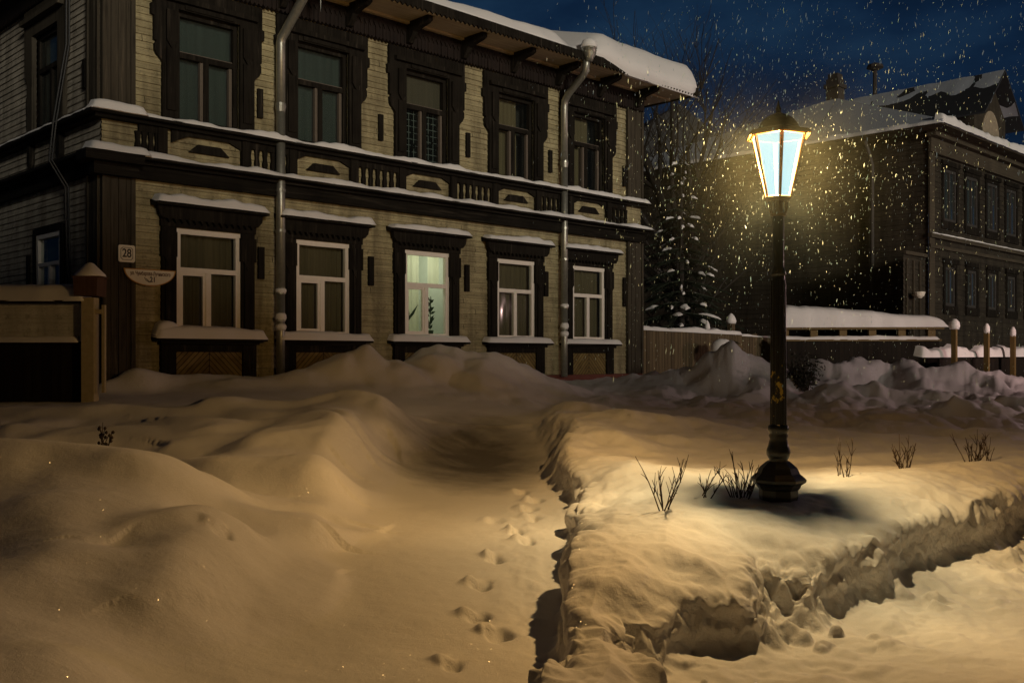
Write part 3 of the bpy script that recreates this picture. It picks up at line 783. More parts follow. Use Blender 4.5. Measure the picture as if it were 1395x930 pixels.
    for k in range(n):                          # little carved drops under the hood
        x = a - .22 + (WW + .44) * (k + .5) / n
        mb.prism([(x - .035, Z(2.20)), (x, Z(2.14)), (x + .035, Z(2.20))], -.165, -.10)
    hood_r = b + .42 if i < 4 else b + .40
    mb.prism([(-.01, Z(2.50)), (-.01, Z(2.40)), (-.28, Z(2.40)), (-.28, Z(2.43))], a - .42, hood_r, 'yz')
    mb.build('casing', M['dark_wood'], win)
    mb = MB(); mb.box(a - .40, b + .42, -.22, -.012, Z(.245), Z(.295)); mb.box(a - .30, b + .30, -.15, -.013, Z(.19), Z(.243))
    mb.build('sill', M['dark_wood_x'], win)
    mb = MB()
    snow_strip(mb, (a - .41, -.03, Z(2.455)), (hood_r, -.03, Z(2.455)), (0, -1, 0), .24, [.17, .12, .10, .12, .11][i], lump=.8, sag=.01)
    mb.build('snow_cap', M['snow_cap'], win, True)
    mb = MB(); snow_strip(mb, (a - .41, -.025, Z(.295)), (b + .42, -.025, Z(.295)), (0, -1, 0), .20, [.17, .14, .12, .11, .10][i], lump=.35, end=.1)
    if i == 0: snow_strip(mb, (a - .41, -.03, Z(.33)), (a + .05, -.03, Z(.33)), (0, -1, 0), .16, .24, lump=.2, end=.2)
    mb.build('snow_cap', M['snow_cap'], win, True)
    mb = MB()
    for s0, s1 in ((a - .27, a - .02), (b + .02, b + .27)): mb.box(s0, s1, -.10, -.012, Z(-.42), Z(.19))
    mb.box(a - .02, b + .02, -.085, -.012, Z(.07), Z(.188)); mb.build('apron_frame', M['dark_wood'], win)
    MB().box(-WW / 2 - .018, WW / 2 + .018, -.05, -.01, -.42, .07).build('apron_panel', M['chevron'], win, loc=(c, 0, HB))

# upper windows
for i, t in enumerate(T0):
    a, b = t + .03, t + WW - .03; c = (a + b) / 2; z0, z1 = Z(3.80), Z(5.60); zt = Z(4.90)
    mb = MB(); w = .07
    frame_bars(mb, a, b, z0, z1, w, .03, .12)
    mb.box(a + w, b - w, .02, .12, zt - .04, zt + .05); mb.box(c - .06, c + .03, .022, .12, z0 + w, zt - .04)
    win = mb.build('window', M['dark_wood'], house)
    mb = MB()
    for x in (c - .115, b - w - .07): mb.box(x, x + .055, .05, .11, z0 + w, zt - .04)
    mb.box(a + w, b - w, .06, .11, zt + .05, zt + .075)
    mb.build('sash', M['old_strip'], win)
    mb = MB()
    mb.sheet(a + w, b - w, .114, zt + .05, z1 - w); mb.sheet(a + w, c - .06, .114, z0 + w, zt - .04); mb.sheet(c + .03, b - w, .114, z0 + w, zt - .04)
    mb.build('pane', M['glass_dusty'] if i < 2 else M['glass'], win)
    if i == 2:
        curtain(a, b, .2, z0, zt, .006, .12, i).build('curtain', M['curtain_net'], win, True)
        MB().box(a + .02, b - .02, .16, .17, zt + .02, z1).build('blind', M['curtain_beige'], win)
    elif i in (0, 1): curtain(a, b, .2, z0, z1, .012, .2, i).build('curtain', M['curtain_teal'], win, True)
    else:
        curtain(a, b - .3, .22, z0, z1, .02, .13, i).build('curtain', M['curtain_dark'], win, True)
    MB().box(a - .2, b + .2, .45, .5, z0 - .2, z1 + .2).build('room', M['room_dark'], win)
    mb = MB()
    gl = .20 if i == 0 else .20
    for s, e in ((-1, a - .002), (1, b + .002)):
        big = .40 if not (i == 0 and s < 0) else .40
        prof = [(0, 3.79), (.27, 3.79), (.27, 4.70), (.29, 4.74), (.36, 4.80), (.40, 4.88), (.40, 4.97), (.37, 5.02), (.41, 5.03), (.41, 5.42), (.46, 5.43), (.46, 5.60), (.42, 5.61), (.42, 5.98), (0, 5.98)]
        poly = [(e + s * x, Z(z)) for x, z in prof]
        if s < 0: poly = poly[::-1]
        mb.prism(poly, -.085, -.012)
        x0, x1 = sorted((e + s * .05, e + s * .21)); mb.box(x0, x1, -.115, -.084, Z(3.95), Z(4.95)); mb.box(x0 - .01, x1 + .01, -.135, -.083, Z(5.05), Z(5.55))
        mb.prism([(x0, Z(5.05)), (x1, Z(5.05)), ((x0 + x1) / 2, Z(4.93))], -.13, -.084)
    mb.box(a, b, -.085, -.012, Z(5.602), Z(5.98)); mb.box(a - .3, b + .3, -.17, -.086, Z(5.70), Z(5.78))
    mb.box(a + .1, b - .1, -.11, -.086, Z(5.62), Z(5.69))
    mb.build('casing', M['dark_wood'], win)

# slim vertical boards on the walls between the windows
for x in (2.67, 5.26, 7.50, 9.98): MB().box(x, x + .10, -.07, -.015, Z(4.10), Z(4.60)).build('batten', M['dark_wood'], house)
for x in (2.68, 5.02, 7.46, 9.83): MB().box(x, x + .11, -.08, -.015, Z(1.33), Z(1.88)).build('batten', M['dark_wood'], house)
MB().box(12.60, 12.70, -.07, -.015, Z(4.1), Z(4.6)).build('batten', M['dark_wood'], house)
MB().box(12.60, 12.70, -.07, -.015, Z(1.2), Z(1.9)).build('batten', M['dark_wood'], house)
MB().box(-.07, -.02, .48, .58, Z(4.2), Z(4.66)).build('batten', M['dark_wood'], house)
MB().box(-.07, -.02, 2.95, 3.03, Z(3.95), Z(4.5)).build('batten', M['dark_wood'], house)
MB().box(-.07, -.02, 2.95, 3.03, Z(1.1), Z(1.75)).build('batten', M['dark_wood'], house)

# carved frieze of hanging boards under the eaves
def lambrequin(x0, x1, zb, zt, y0, y1, w, tip):
    mb = MB(); n = int((x1 - x0) / w); w = (x1 - x0) / n; r = random.Random(int(zb * 100))
    for k in range(n):
        x = x0 + k * w; d = r.uniform(-.008, .008)
        mb.prism([(x + .004, zt), (x + .004, zb + tip), (x + w / 2, zb + d), (x + w - .004, zb + tip), (x + w - .004, zt)], y0 + d, y1)
    return mb
mb = lambrequin(.0, LEN, Z(5.985), Z(6.46), -.135, -.03, .085, .05)
mb.box(-.05, LEN + .05, -.16, -.136, Z(6.30), Z(6.36))
for k in range(int(LEN / .11)):
    x = k * .11; mb.prism([(x, Z(6.30)), (x + .055, Z(6.20)), (x + .11, Z(6.30))], -.158, -.137)
mb.build('frieze', M['frieze'], house)
mb = MB(); n = int(DEP / .12)
for k in range(n):
    y = k * .12; mb.prism([(y, Z(6.46)), (y, Z(6.03)), (y + .06, Z(5.985)), (y + .116, Z(6.03)), (y + .116, Z(6.46))], -.13, -.03, 'yz')
mb.build('frieze', M['frieze'], house)
# soffit, eave board, brackets
ZE = 6.46; OV = 1.0
mb = MB(); mb.box(-OV, LEN + OV, -OV, DEP + OV, Z(ZE), Z(ZE + .04)); sof = mb.build('soffit', M['soffit'], house)
mb = MB(); r = random.Random(5); n = 130
for k in range(n):
    x = -OV + (LEN + 2 * OV) * k / n; w = (LEN + 2 * OV) / n
    mb.prism([(x, Z(ZE + .14)), (x, Z(ZE - .02)), (x + w / 2, Z(ZE - .075)), (x + w, Z(ZE - .02)), (x + w, Z(ZE + .14))], -OV - .035, -OV - .003)
mb.box(LEN + OV + .003, LEN + OV + .035, -OV, DEP + OV, Z(ZE - .04), Z(ZE + .14)); mb.box(-OV - .035, -OV - .003, -OV, DEP + OV, Z(ZE - .04), Z(ZE + .14))
mb.build('eave_board', M['dark_wood'], house)
k = 0
xs = [.25 + 1.415 * j for j in range(10)]
for x in xs:
    mb = MB(); prof = [(-.14, Z(6.05)), (-.22, Z(6.06)), (-.30, Z(6.16)), (-.36, Z(6.25)), (-.55, Z(6.30)), (-.72, Z(6.33)), (-.80, Z(6.37)), (-.80, Z(6.455)), (-.14, Z(6.455))]
    mb.prism(prof, x - .06, x + .06, 'yz'); mb.build('bracket', M['dark_wood'], house)
    mb = MB(); mb.box(x - .1, x + .1, -.86, -.14, Z(6.42), Z(6.456)) if False else mb.box(x + .065, x + .12, -.95, -.2, Z(6.425), Z(6.457)); mb.build('soffit_rib', M['edge_wood'], house)
mb = MB(); mb.box(-.9, LEN + .9, -.25, -.17, Z(6.41), Z(6.457)); mb.box(-.9, LEN + .9, -.97, -.90, Z(6.415), Z(6.458)); mb.build('soffit_rib', M['edge_wood'], house)

# hipped roof with its snow
PIT = math.tan(math.radians(17))
mb = MB(); hx = (DEP + 2 * OV) / 2
zr = Z(ZE + .10); zt = zr + hx * PIT
mb.add([(-OV, -OV, zr), (LEN + OV, -OV, zr), (LEN + OV, DEP + OV, zr), (-OV, DEP + OV, zr), (-OV + hx, -OV + hx, zt), (LEN + OV - hx, -OV + hx, zt)],
       [(0, 1, 5, 4), (1, 2, 5), (2, 3, 4, 5), (3, 0, 4)])
roof = mb.build('roof', M['far_roof'], house)
def edgevals(lo, hi):
    e = [0, .004, .015, .035, .065, .11, .17, .25, .35, .5, .75, 1.1, 1.6]
    m = list(np.arange(lo + 1.75, hi - 1.75, .14))
    return [lo + q for q in e] + m + [hi - q for q in e[::-1]]
def roofsnow():
    lo = 1.14
    us = np.array(edgevals(-lo, LEN + lo + .05)); vs = np.array(edgevals(-lo, DEP + lo))
    U, V = np.meshgrid(us, vs, indexing='ij')
    T = .24 + .10 * sstep(4, 9, U) + .22 * sstep(10.2, 11.0, U) - .22 * np.exp(-((U - 9.95) / .35) ** 2) + .07 * fbm(U * .7, V * .4, 3)
    jag = .10 * perlin(U * 1.1, V * .3 + 7) + .05 * perlin(U * 3.1, V * .3)
    dx = np.minimum(U + lo, LEN + lo + .05 - U); dy = np.minimum(V + lo, DEP + lo - V)
    dd = np.minimum(dx, dy)
    r = .42
    rx = np.clip(1 - np.clip(dx, 0, r) / r, 0, 1); ry = np.clip(1 - np.clip(dy, 0, r) / r, 0, 1)
    prof = np.sqrt(np.clip(1 - np.minimum(1, np.hypot(rx, ry)) ** 2.2, 0, 1))
    T = T + .05 * sstep(10.3, 11.0, U)
    base = Z(ZE + .10) + np.maximum(dd - lo + OV, 0) * PIT
    droop = -.16 * sstep(.45, 0, dy) * sstep(10.6, 11.8, U)
    Zz = base + droop + T * prof - .03
    inw = sstep(.5, 0, dd)
    V2 = np.where(V < 2, V - jag * inw * 1.0 + .18 * inw * sstep(10.6, 9.9, U), V)
    und_ = .13 * (1 - np.clip(prof / .45, 0, 1)) ** 2; e_ = sstep(.6, 0, LEN + lo + .05 - U); U2 = U - und_ * (dx <= dy + .3) * e_; V2 = V2 + und_ * (dy <= dx + .3) * (V < 2)
    mb = MB(); n, m = U.shape
    vs_ = np.stack([U2, V2, Zz], -1).reshape(-1, 3).tolist()
    fs = [(i * m + j, (i + 1) * m + j, (i + 1) * m + j + 1, i * m + j + 1) for i in range(n - 1) for j in range(m - 1)]
    mb.add(vs_, fs)
    # underside of the overhanging lip
    und = [(-lo, -OV + .1), (LEN + lo, -OV + .1)]
    front = [(float(U2[i, 0]), float(V2[i, 0]), float(Zz[i, 0])) for i in range(n)]
    back = [(float(U[i, 0]), -OV + .12, float(Zz[i, 0]) + .04) for i in range(n)]
    mb.add(front + back, [(i, i + 1, n + i + 1, n + i) for i in range(n - 1)])
    right = [(float(U2[-1, j]), float(V2[-1, j]), float(Zz[-1, j])) for j in range(m)]
    bk = [(LEN + OV - .12, float(V2[-1, j]), float(Zz[-1, j]) + .04) for j in range(m)]
    mb.add(right + bk, [(j, j + 1, m + j + 1, m + j) for j in range(m - 1)])
    return mb
roofsnow().build('snow_cap', M['snow_cap'], roof, True)

# drainpipes
for x, zb, top in ((3.05, -.35, 1), (10.36, -.46, 2)):
    mb = MB(); r = .078
    mb.tube([(x, -.17, Z(zb)), (x, -.17, Z(1.1))], r * .95, 14); mb.tube([(x, -.17, Z(1.08)), (x, -.17, Z(4.35))], r, 14)
    if top == 2: mb.tube([(x, -.17, Z(4.33)), (x, -.17, Z(5.62)), (x - .01, -.20, Z(5.74)), (x - .05, -.34, Z(5.86)), (x - .16, -.86, Z(6.14)), (x - .20, -.98, Z(6.22)), (x - .20, -1.0, Z(6.36)), (x - .20, -1.0, Z(6.44))], r * 1.04, 14)
    else: mb.tube([(x, -.17, Z(4.33)), (x, -.17, Z(5.42)), (x, -.20, Z(5.52)), (x + .02, -.32, Z(5.64)), (x + .04, -.80, Z(6.05)), (x + .04, -.98, Z(6.22)), (x + .04, -1.0, Z(6.40))], r * 1.04, 14)
    pipe = mb.build('drainpipe', M['zinc'], house, True)
    for zz in (.62, 1.08, 2.15, 2.85, 4.34):
        mb = MB(); mb.tube([(x, -.17, Z(zz)), (x, -.17, Z(zz + .05))], r * 1.16, 14); mb.box(x - .015, x + .015, -.09, -.02, Z(zz), Z(zz + .04))
        if zz > 4: mb.tube([(x, -.17, Z(4.24)), (x, -.17, Z(4.345))], [r * 1.02, r * 1.25], 14)
        mb.build('collar', M['zinc'], pipe)
    fx = x - .20 if top == 2 else x + .04
    MB().lathe([(r * 1.05, Z(6.40)), (r * 1.25, Z(6.46)), (r * 2.0, Z(6.56)), (r * 2.05, Z(6.66)), (r * 2.2, Z(6.665)), (r * 2.2, Z(6.69))], 16, (fx, -1.08)).build('funnel', M['zinc'], pipe, True)
    for zz, h in ((.66, .09), (1.13, .05), (.5, .06)):
        mb = MB(); mb.lathe([(r * 1.0, Z(zz - .05)), (r * 1.28, Z(zz)), (r * 1.2, Z(zz + h * .6)), (r * .9, Z(zz + h))], 10, (x, -.175)); mb.build('snow_lump', M['snow_cap'], pipe, True)
    mb = MB(); mb.lathe([(.15, Z(6.66)), (.19, Z(6.72)), (.15, Z(6.84)), (.05, Z(6.9))], 14, (fx, -1.08))
    mb.build('snow_cap', M['snow_cap'], pipe, True)
r = random.Random(9)
mb = MB()
for k in range(11):
    x = 3.12 + r.uniform(0, .36); L = r.uniform(.15, .62)
    mb.tube([(x, -1.02 + r.uniform(-.03, .05), Z(6.42)), (x, -1.02, Z(6.42 - L * .5)), (x, -1.02, Z(6.42 - L))], [.02, .012, .001], 6)
mb.build('icicle_cluster', M['ice'], house, True)

# left flank: two windows, ledge brackets, cables
mb = MB(); a, b, z0, z1 = 1.5, 2.6, Z(.95), Z(2.07); w = .08
def yframe(mb, a, b, z0, z1, w, x0, x1):
    mb.box(x0, x1, a, a + w, z0, z1); mb.box(x0, x1, b - w, b, z0, z1); mb.box(x0, x1, a + w, b - w, z0, z0 + w); mb.box(x0, x1, a + w, b - w, z1 - w, z1)
yframe(mb, a, b, z0, z1, w, -.05, .05); mb.box(-.045, .05, a + w, b - w, Z(1.52), Z(1.58)); mb.box(-.046, .05, 2.0, 2.08, z0 + w, Z(1.52))
win = mb.build('window', M['white_frame'], house)
MB().add([(.003, b - w, z0 + w), (.003, a + w, z0 + w), (.003, a + w, z1 - w), (.003, b - w, z1 - w)], [(0, 1, 2, 3)]).build('pane', M['glass'], win)
MB().box(.14, .15, a, b, z0, z1).build('curtain', M['curtain_teal'], win)
mb = MB(); mb.box(-.07, -.012, a - .12, a - .002, z0 - .1, z1 + .1); mb.box(-.07, -.012, b + .002, b + .12, z0 - .1, z1 + .1); mb.box(-.075, -.012, a, b, z1 + .002, z1 + .12); mb.build('casing', M['dark_wood'], win)
mb = MB(); a, b, z0, z1 = 1.55, 2.7, Z(3.9), Z(5.5)
yframe(mb, a, b, z0, z1, .07, .02, .1); mb.box(.01, .1, a + .07, b - .07, Z(4.85), Z(4.93)); mb.box(.015, .1, 2.08, 2.16, z0 + .07, Z(4.85))
win = mb.build('window', M['dark_wood'], house)
MB().add([(.063, b - .07, z0 + .07), (.063, a + .07, z0 + .07), (.063, a + .07, z1 - .07), (.063, b - .07, z1 - .07)], [(0, 1, 2, 3)]).build('pane', M['glass_dusty'], win)
MB().box(.16, .17, a, b, z0, z1).build('curtain', M['curtain_teal'], win)
mb = MB()
for s, e in ((-1, a), (1, b)):
    poly = [(e + s * x, Z(z)) for x, z in [(0, 3.79), (.24, 3.79), (.24, 4.75), (.36, 4.9), (.36, 5.98), (0, 5.98)]]
    mb.prism(poly if s > 0 else poly[::-1], -.09, -.012, 'yz')
mb.box(-.09, -.012, a, b, z1, Z(5.98)); mb.box(-.2, -.09, a - .3, b + .3, Z(5.7), Z(5.78)); mb.build('casing', M['pilaster'], win)
for y in (1.42, 2.75): MB().prism([(y, Z(3.64)), (y, Z(3.3)), (y + .07, Z(3.22)), (y + .13, Z(3.3)), (y + .13, Z(3.64))], -.11, -.02, 'yz').build('ornament', M['dark_wood'], house)
mb = MB(); 
for y, x in ((1.0, -.1), (1.07, -.12)):
    mb.tube([(x, y, Z(6.3)), (x, y + .01, Z(5.0)), (x - .2, y, Z(3.76)), (x - .27, y, Z(3.1)), (x - .03, y - .03, Z(2.7)), (x, y - .04, Z(1.2)), (x + .05, y - .04, Z(.3))], .016, 6)
mb.build('cable', M['cable'], house)

# ------------------------------------------------------------------ plates on the corner of the house
def text(name, body, size, loc, m, parent, rx=math.pi / 2, sx=1.0, bold=0.0):
    cu = bpy.data.curves.new(name, 'FONT'); cu.body = body; cu.size = size; cu.align_x = 'CENTER'; cu.align_y = 'CENTER'; cu.extrude = .0015; cu.offset = bold
    o = bpy.data.objects.new(name, cu); C.objects.link(o); o.parent = parent; o.location = loc; o.rotation_euler = (rx, 0, 0); o.scale = (sx, 1, 1)
    cu.materials.append(m)
    bpy.context.view_layer.update()
    me = bpy.data.meshes.new_from_object(o.evaluated_get(bpy.context.evaluated_depsgraph_get()))
    q = bpy.data.objects.new(name, me); C.objects.link(q); q.parent = parent; q.location = loc; q.rotation_euler = (rx, 0, 0); q.scale = (sx, 1, 1)
    if not me.materials: me.materials.append(m)
    bpy.data.objects.remove(o)
    return q
def hw(t, d, z):                             # house coordinates to world
    return (house.matrix_basis @ Vector((t, -d, Z(z))))
bpy.context.view_layer.update()
s = empty('house_number_sign', hw(.345, .112, 1.59), ROT); tag(s, 'small square white enamel plate with the black number 28 on the corner board', 'house number sign')
def rrect(w, h, c): return [(-w + c, -h), (w - c, -h), (w, -h + c), (w, h - c), (w - c, h), (-w + c, h), (-w, h - c), (-w, -h + c)]
MB().prism(rrect(.132, .132, .02), -.012, .012).build('plate', M['enamel'], s)
mb = MB(); pa, pb = rrect(.098, .098, .03), rrect(.091, .091, .028)
for k in range(8):
    q = (k + 1) % 8; mb.prism([pa[k], pa[q], pb[q], pb[k]], -.0150, -.0125)
mb.build('border_line', M['black'], s)
text('number', '28', .185, (0, -.0155, .002), M['black'], s, sx=.80, bold=.003)
s = empty('street_name_sign', hw(.72, .118, 1.36), ROT); tag(s, 'white half-oval street name plate with rusty orange rim and number 21, under the square plate', 'street sign')
def halfoval(w, h, n=20): return [(w, 0.0)] + [(w * math.cos(k * math.pi / n), -h * math.sin(k * math.pi / n)) for k in range(1, n)] + [(-w, 0.0)]
mb = MB(); mb.prism([(x, z + .008) for x, z in halfoval(.425, .262)], -.008, .008); mb.build('rim', M['orange'], s)
MB().prism([(x, z - .006) for x, z in halfoval(.402, .235)], -.012, -.0085).build('plate', M['enamel'], s)
text('street_name', 'ул. Чумбарова-Лучинского', .083, (.005, -.014, -.065), M['maroon'], s, sx=.60, bold=.0015)
text('number', '21', .115, (.04, -.014, -.155), M['black'], s, sx=.85, bold=.003)
mb = MB()
for k in range(3): mb.tube([(-.10 + k * .02, -.0135, -.12 - k * .012), (-.07 + k * .02, -.0135, -.17), (-.02 + k * .012, -.0135, -.195)], .0035, 5)
mb.build('emblem_scribble', M['black'], s)  # strokes of the emblem on the plate

# ------------------------------------------------------------------ left gate
s = empty('snowy_gate', (-7.0, 13.8, EYE - .62), 0.0); tag(s, 'pale boarded gate capped with thick snow at the left end of the house', 'gate')
L0 = -6.0; zb = .62
MB().box(L0, 1.06, -.02, .03, zb + .20, zb + .72).build('board_panel', M['gate_board'], s)
MB().box(L0, 1.06, .0, .04, -.3, zb + .17).build('lower_panel', M['black_gate'], s)
mb = MB(); mb.box(L0, 1.10, -.16, .14, zb + .72, zb + .76); mb.box(L0, 1.07, -.07, .06, zb + .17, zb + .20); mb.build('rail', M['dark_wood_x'], s)
mb = MB(); snow_strip(mb, (L0, .16, zb + .76), (1.16, .16, zb + .76), (0, -1, 0), .30, .21, lump=.25, end=.3); snow_strip(mb, (L0, .01, zb + .20), (1.06, .01, zb + .20), (0, -1, 0), .07, .07, lump=.5)
mb.build('snow_cap', M['snow_cap'], s, True)
p = empty('gate_post', (-5.79, 13.75, EYE - .62), 0.0); tag(p, 'pale square gate post with brown cap and pointed snow hat', 'gate post')
mb = MB(); mb.box(-.085, .085, -.085, .085, -.3, zb + .80); mb.box(.085, .19, -.04, .04, zb + .58, zb + .64); mb.box(.17, .21, -.03, .03, zb - .5, zb + .7); mb.build('shaft', M['gate_post'], p)
mb = MB(); mb.prism([(-.155, zb + .82), (.155, zb + .82), (.165, zb + 1.06), (.20, zb + 1.09), (-.20, zb + 1.09), (-.165, zb + 1.06)], -.16, .16); mb.build('cap', wood_mat('brown_cap_wood', (.06, .03, .02), (.13, .07, .045)), p)
MB().lathe([(.21, zb + 1.09), (.20, zb + 1.12), (.13, zb + 1.19), (.05, zb + 1.27), (.01, zb + 1.285)], 14).build('snow_cap', M['snow_cap'], p, True)

# ------------------------------------------------------------------ street lamp
LX, LY = 2.10, 7.9
def street_lamp(loc, rz, label, glow):
    s = empty('street_lamp', loc, rz); tag(s, label, 'street lamp')
    z = lambda q: q + 1.20                        # q: height relative to the eye
    mb = MB(); mb.lathe([(.045, z(1.10)), (.044, z(.70)), (.052, z(.68)), (.06, z(.66)), (.06, z(.645)), (.052, z(.63)), (.055, z(.2)), (.061, z(-.56))], 16)
    post = mb.build('post', M['pole'], s, False)
    mb = MB()
    for k in range(12):                           # fluting
        a = 2 * math.pi * k / 12
        mb.tube([(.053 * math.cos(a), .053 * math.sin(a), z(.6)), (.0595 * math.cos(a), .0595 * math.sin(a), z(-.54))], .007, 5)
    mb.build('fluting', M['pole'], post)
    mb = MB(); mb.lathe([(.062, z(-.535)), (.078, z(-.55)), (.082, z(-.575)), (.074, z(-.60)), (.068, z(-.61)), (.075, z(-.625)), (.066, z(-.65)), (.078, z(-.70)), (.092, z(-.74)), (.092, z(-.775)), (.08, z(-.80)), (.07, z(-.815)), (.085, z(-.83))], 20)
    mb.build('vase', M['pole'], s, True)
    mb = MB(); o = math.pi / 8
    mb.lathe([(.085, z(-.825)), (.105, z(-.84)), (.145, z(-.875)), (.165, z(-.92)), (.20, z(-.948)), (.215, z(-.965)), (.212, z(-.985)), (.175, z(-1.01)), (.168, z(-1.03)), (.15, z(-1.05)), (.152, z(-1.10)), (.146, z(-1.13)), (.15, z(-1.6))], 8, rot=o)
    mb.build('base', M['pole'], s)
    # lantern: six tapering panes
    zb, zt, rb, rt = z(1.245), z(1.735), .105, .222; a0 = math.radians(262)
    mb = MB(); R = lambda r, a, q: (r * math.cos(a), r * math.sin(a), q)
    A = [a0 + k * math.pi / 3 for k in range(6)]
    for k in range(6):
        b = A[(k + 1) % 6]; a = A[k]
        mb.tube([R(rb, a, zb), R(rt, a, zt)], .0075, 6)
        mb.tube([R(rb, a, zb), R(rb, b, zb)], .010, 6); mb.tube([R(rt, a, zt), R(rt, b, zt)], .011, 6)
        # inner bead of each pane
        for f in (.06, .94):
            p0 = Vector(R(rb, a, zb)).lerp(Vector(R(rb, b, zb)), f); p1 = Vector(R(rt, a, zt)).lerp(Vector(R(rt, b, zt)), f)
            mb.tube([p0, p1], .0045, 5)
    fr = mb.build('lantern_frame', M['brass'], s)
    MB().lathe([(rt * .97, zt - .010), (rt * .97, zt - .004)], 6, rot=a0).build('added_glare_plate', M['unlit_black'], s)  # added black plate, hides the overlit underside of the lantern roof
    mb = MB(); mb.lathe([(rt + .012, zt + .008), (rt + .045, zt - .01), (rt + .05, zt + .0), (rt + .02, zt + .03), (rt * .8, zt + .045)], 6, rot=a0); mb.build('cornice', M['brass'], s)
    mb = MB(); mb.lathe([(rt * .80, zt + .046), (rt * .72, zt + .06), (.15, zt + .085), (.125, zt + .12), (.09, zt + .15), (.05, zt + .168), (.03, zt + .175)], 24); cap = mb.build('lantern_roof', M['lantern_top'], s, True)
    mb = MB(); mb.lathe([(.03, zt + .174), (.018, zt + .19), (.024, zt + .21), (.016, zt + .225), (.009, zt + .25), (.003, zt + .28)], 12); mb.build('finial', M['lantern_top'], cap, True)
    mb = MB()
    mb.grid(lambda u, v: (v * math.cos(u) * (.172 - .02), v * math.sin(u) * (.172 - .02), zt + .066 + .045 * (1 - v ** 3) * .0 + (1.0 - v) * .14), [a0 - 1.2 + .2 * k for k in range(9)], [.66, .8, .9, 1.0, 1.08])
    mb.build('snow_cap', M['snow_cap'], cap, True)
    for k in range(6):
        a, b = A[k], A[(k + 1) % 6]; q = .985
        P0, P1, P2, P3 = [Vector(p) for p in (R(rb * q, a, zb + .008), R(rb * q, b, zb + .008), R(rt * q, b, zt - .012), R(rt * q, a, zt - .012))]
        MB().add([P0, P1, P2, P3], [(0, 1, 2, 3)]).build('pane', M['lamp_glass'], s)
    mb = MB(); mb.lathe([(rb * .98, zb - .004), (rb * .9, zb - .022), (.058, zb - .026)], 6, rot=a0)
    for k in range(6):
        a = A[k]; mb.tube([R(.062, a, zb - .02), R(.07, a, zb - .05), R(.07, a, zb - .10), R(.05, a, zb - .125)], .007, 6)
    mb.lathe([(.05, zb - .145), (.062, zb - .14), (.062, zb - .122), (.05, zb - .118)], 16)
    mb.lathe([(.034, zb - .13), (.034, zb - .02)], 12)
    mb.build('socket', M['brass'], s)
    li = bpy.data.lights.new('lamp_bulb', 'POINT'); li.color = glow[0]; li.energy = glow[1]; li.shadow_soft_size = .055
    lo = bpy.data.objects.new('lamp_bulb', li); C.objects.link(lo); lo.parent = s; lo.location = (0, 0, z(1.54))
    sp = bpy.data.lights.new('added_down_spot', 'SPOT'); sp.color = (.95, 1.0, .66); sp.energy = glow[1] * .34; sp.spot_size = math.radians(96); sp.spot_blend = 1.0; sp.shadow_soft_size = .055  # added downward spot, makes the snow nearest the lamp paler
    lo = bpy.data.objects.new('added_down_spot', sp); C.objects.link(lo); lo.parent = s; lo.location = (0, 0, z(1.60))
    return s
street_lamp((LX, LY, EYE - 1.20), 0.0, 'black iron street lamp with glowing six-sided lantern standing in the snow bank', ((1.0, .54, .18), 8200))
street_lamp((15.6, 20.6, EYE - 1.0), .4, 'black iron street lamp farther down the street beyond the right edge', ((1.0, .60, .54), 13000))

# ------------------------------------------------------------------ right: plank fence, low wall, posts
f0 = (LEN + .05, .15)
s = empty('plank_fence', hw(LEN + .02, -.25, -.75), ROT); tag(s, 'tall grey plank fence joined to the right end of the house, snow along its top', 'fence')
mb = MB(); r = random.Random(2); x = 0.0
while x < 6.9:
    w = r.uniform(.11, .15); h = 1.48 - .02 * x + r.uniform(-.03, .03); mb.box(x, x + w - .008, -.015 - r.uniform(0, .012), .012, -.3, h); x += w
pl = mb.build('plank_panel', M['planks'], s)
mb = MB(); mb.box(0, 6.9, .013, .07, 1.0, 1.08); mb.box(0, 6.9, .013, .07, .2, .28)
for q in (0.1, 2.3, 4.6, 6.7): mb.box(q, q + .12, .015, .13, -.3, 1.42)
mb.build('frame', M['planks'], s)
mb = MB(); snow_strip(mb, (0, .07, 1.42), (4.9, .07, 1.36), (0, -1, 0), .12, .10, lump=.8); snow_strip(mb, (4.9, .07, 1.33), (6.9, .07, 1.29), (0, -1, 0), .1, .04, lump=.8)
mb.build('snow_cap', M['snow_cap'], s, True)
for x, h, nm in ((3.55, 1.72, 'thin pointed'), (4.72, 1.95, 'broad')):
    q = empty('fence_finial', hw(LEN + x, -.45, -.75), ROT); tag(q, '%s snow-capped post rising just behind the plank fence' % nm, 'fence post')
    k = .07 if nm[0] == 't' else .13
    MB().box(-k * .6, k * .6, -k * .6, k * .6, 0, h - .28).build('shaft', M['planks'], q)
    MB().lathe([(k, h - .28), (k * 1.15, h - .2), (k * .8, h - .08), (k * .25, h), (.005, h + .02)], 12).build('snow_cap', M['snow_cap'], q, True)
q = empty('stump_post', hw(LEN + 2.6, .55, -.75), ROT); tag(q, 'short post with blocky snow lump in front of the plank fence', 'post')
MB().box(-.12, .12, -.12, .12, 0, 1.0).build('shaft', M['planks'], q)
mb = MB(); mb.lathe([(.16, .74), (.24, .80), (.26, 1.0), (.2, 1.12), (.06, 1.2)], 9, (.0, -.06)); mb.lathe([(.10, .95), (.17, 1.02), (.13, 1.16), (.03, 1.2)], 9, (.28, 0)); mb.build('snow_cap', M['snow_cap'], q, True)

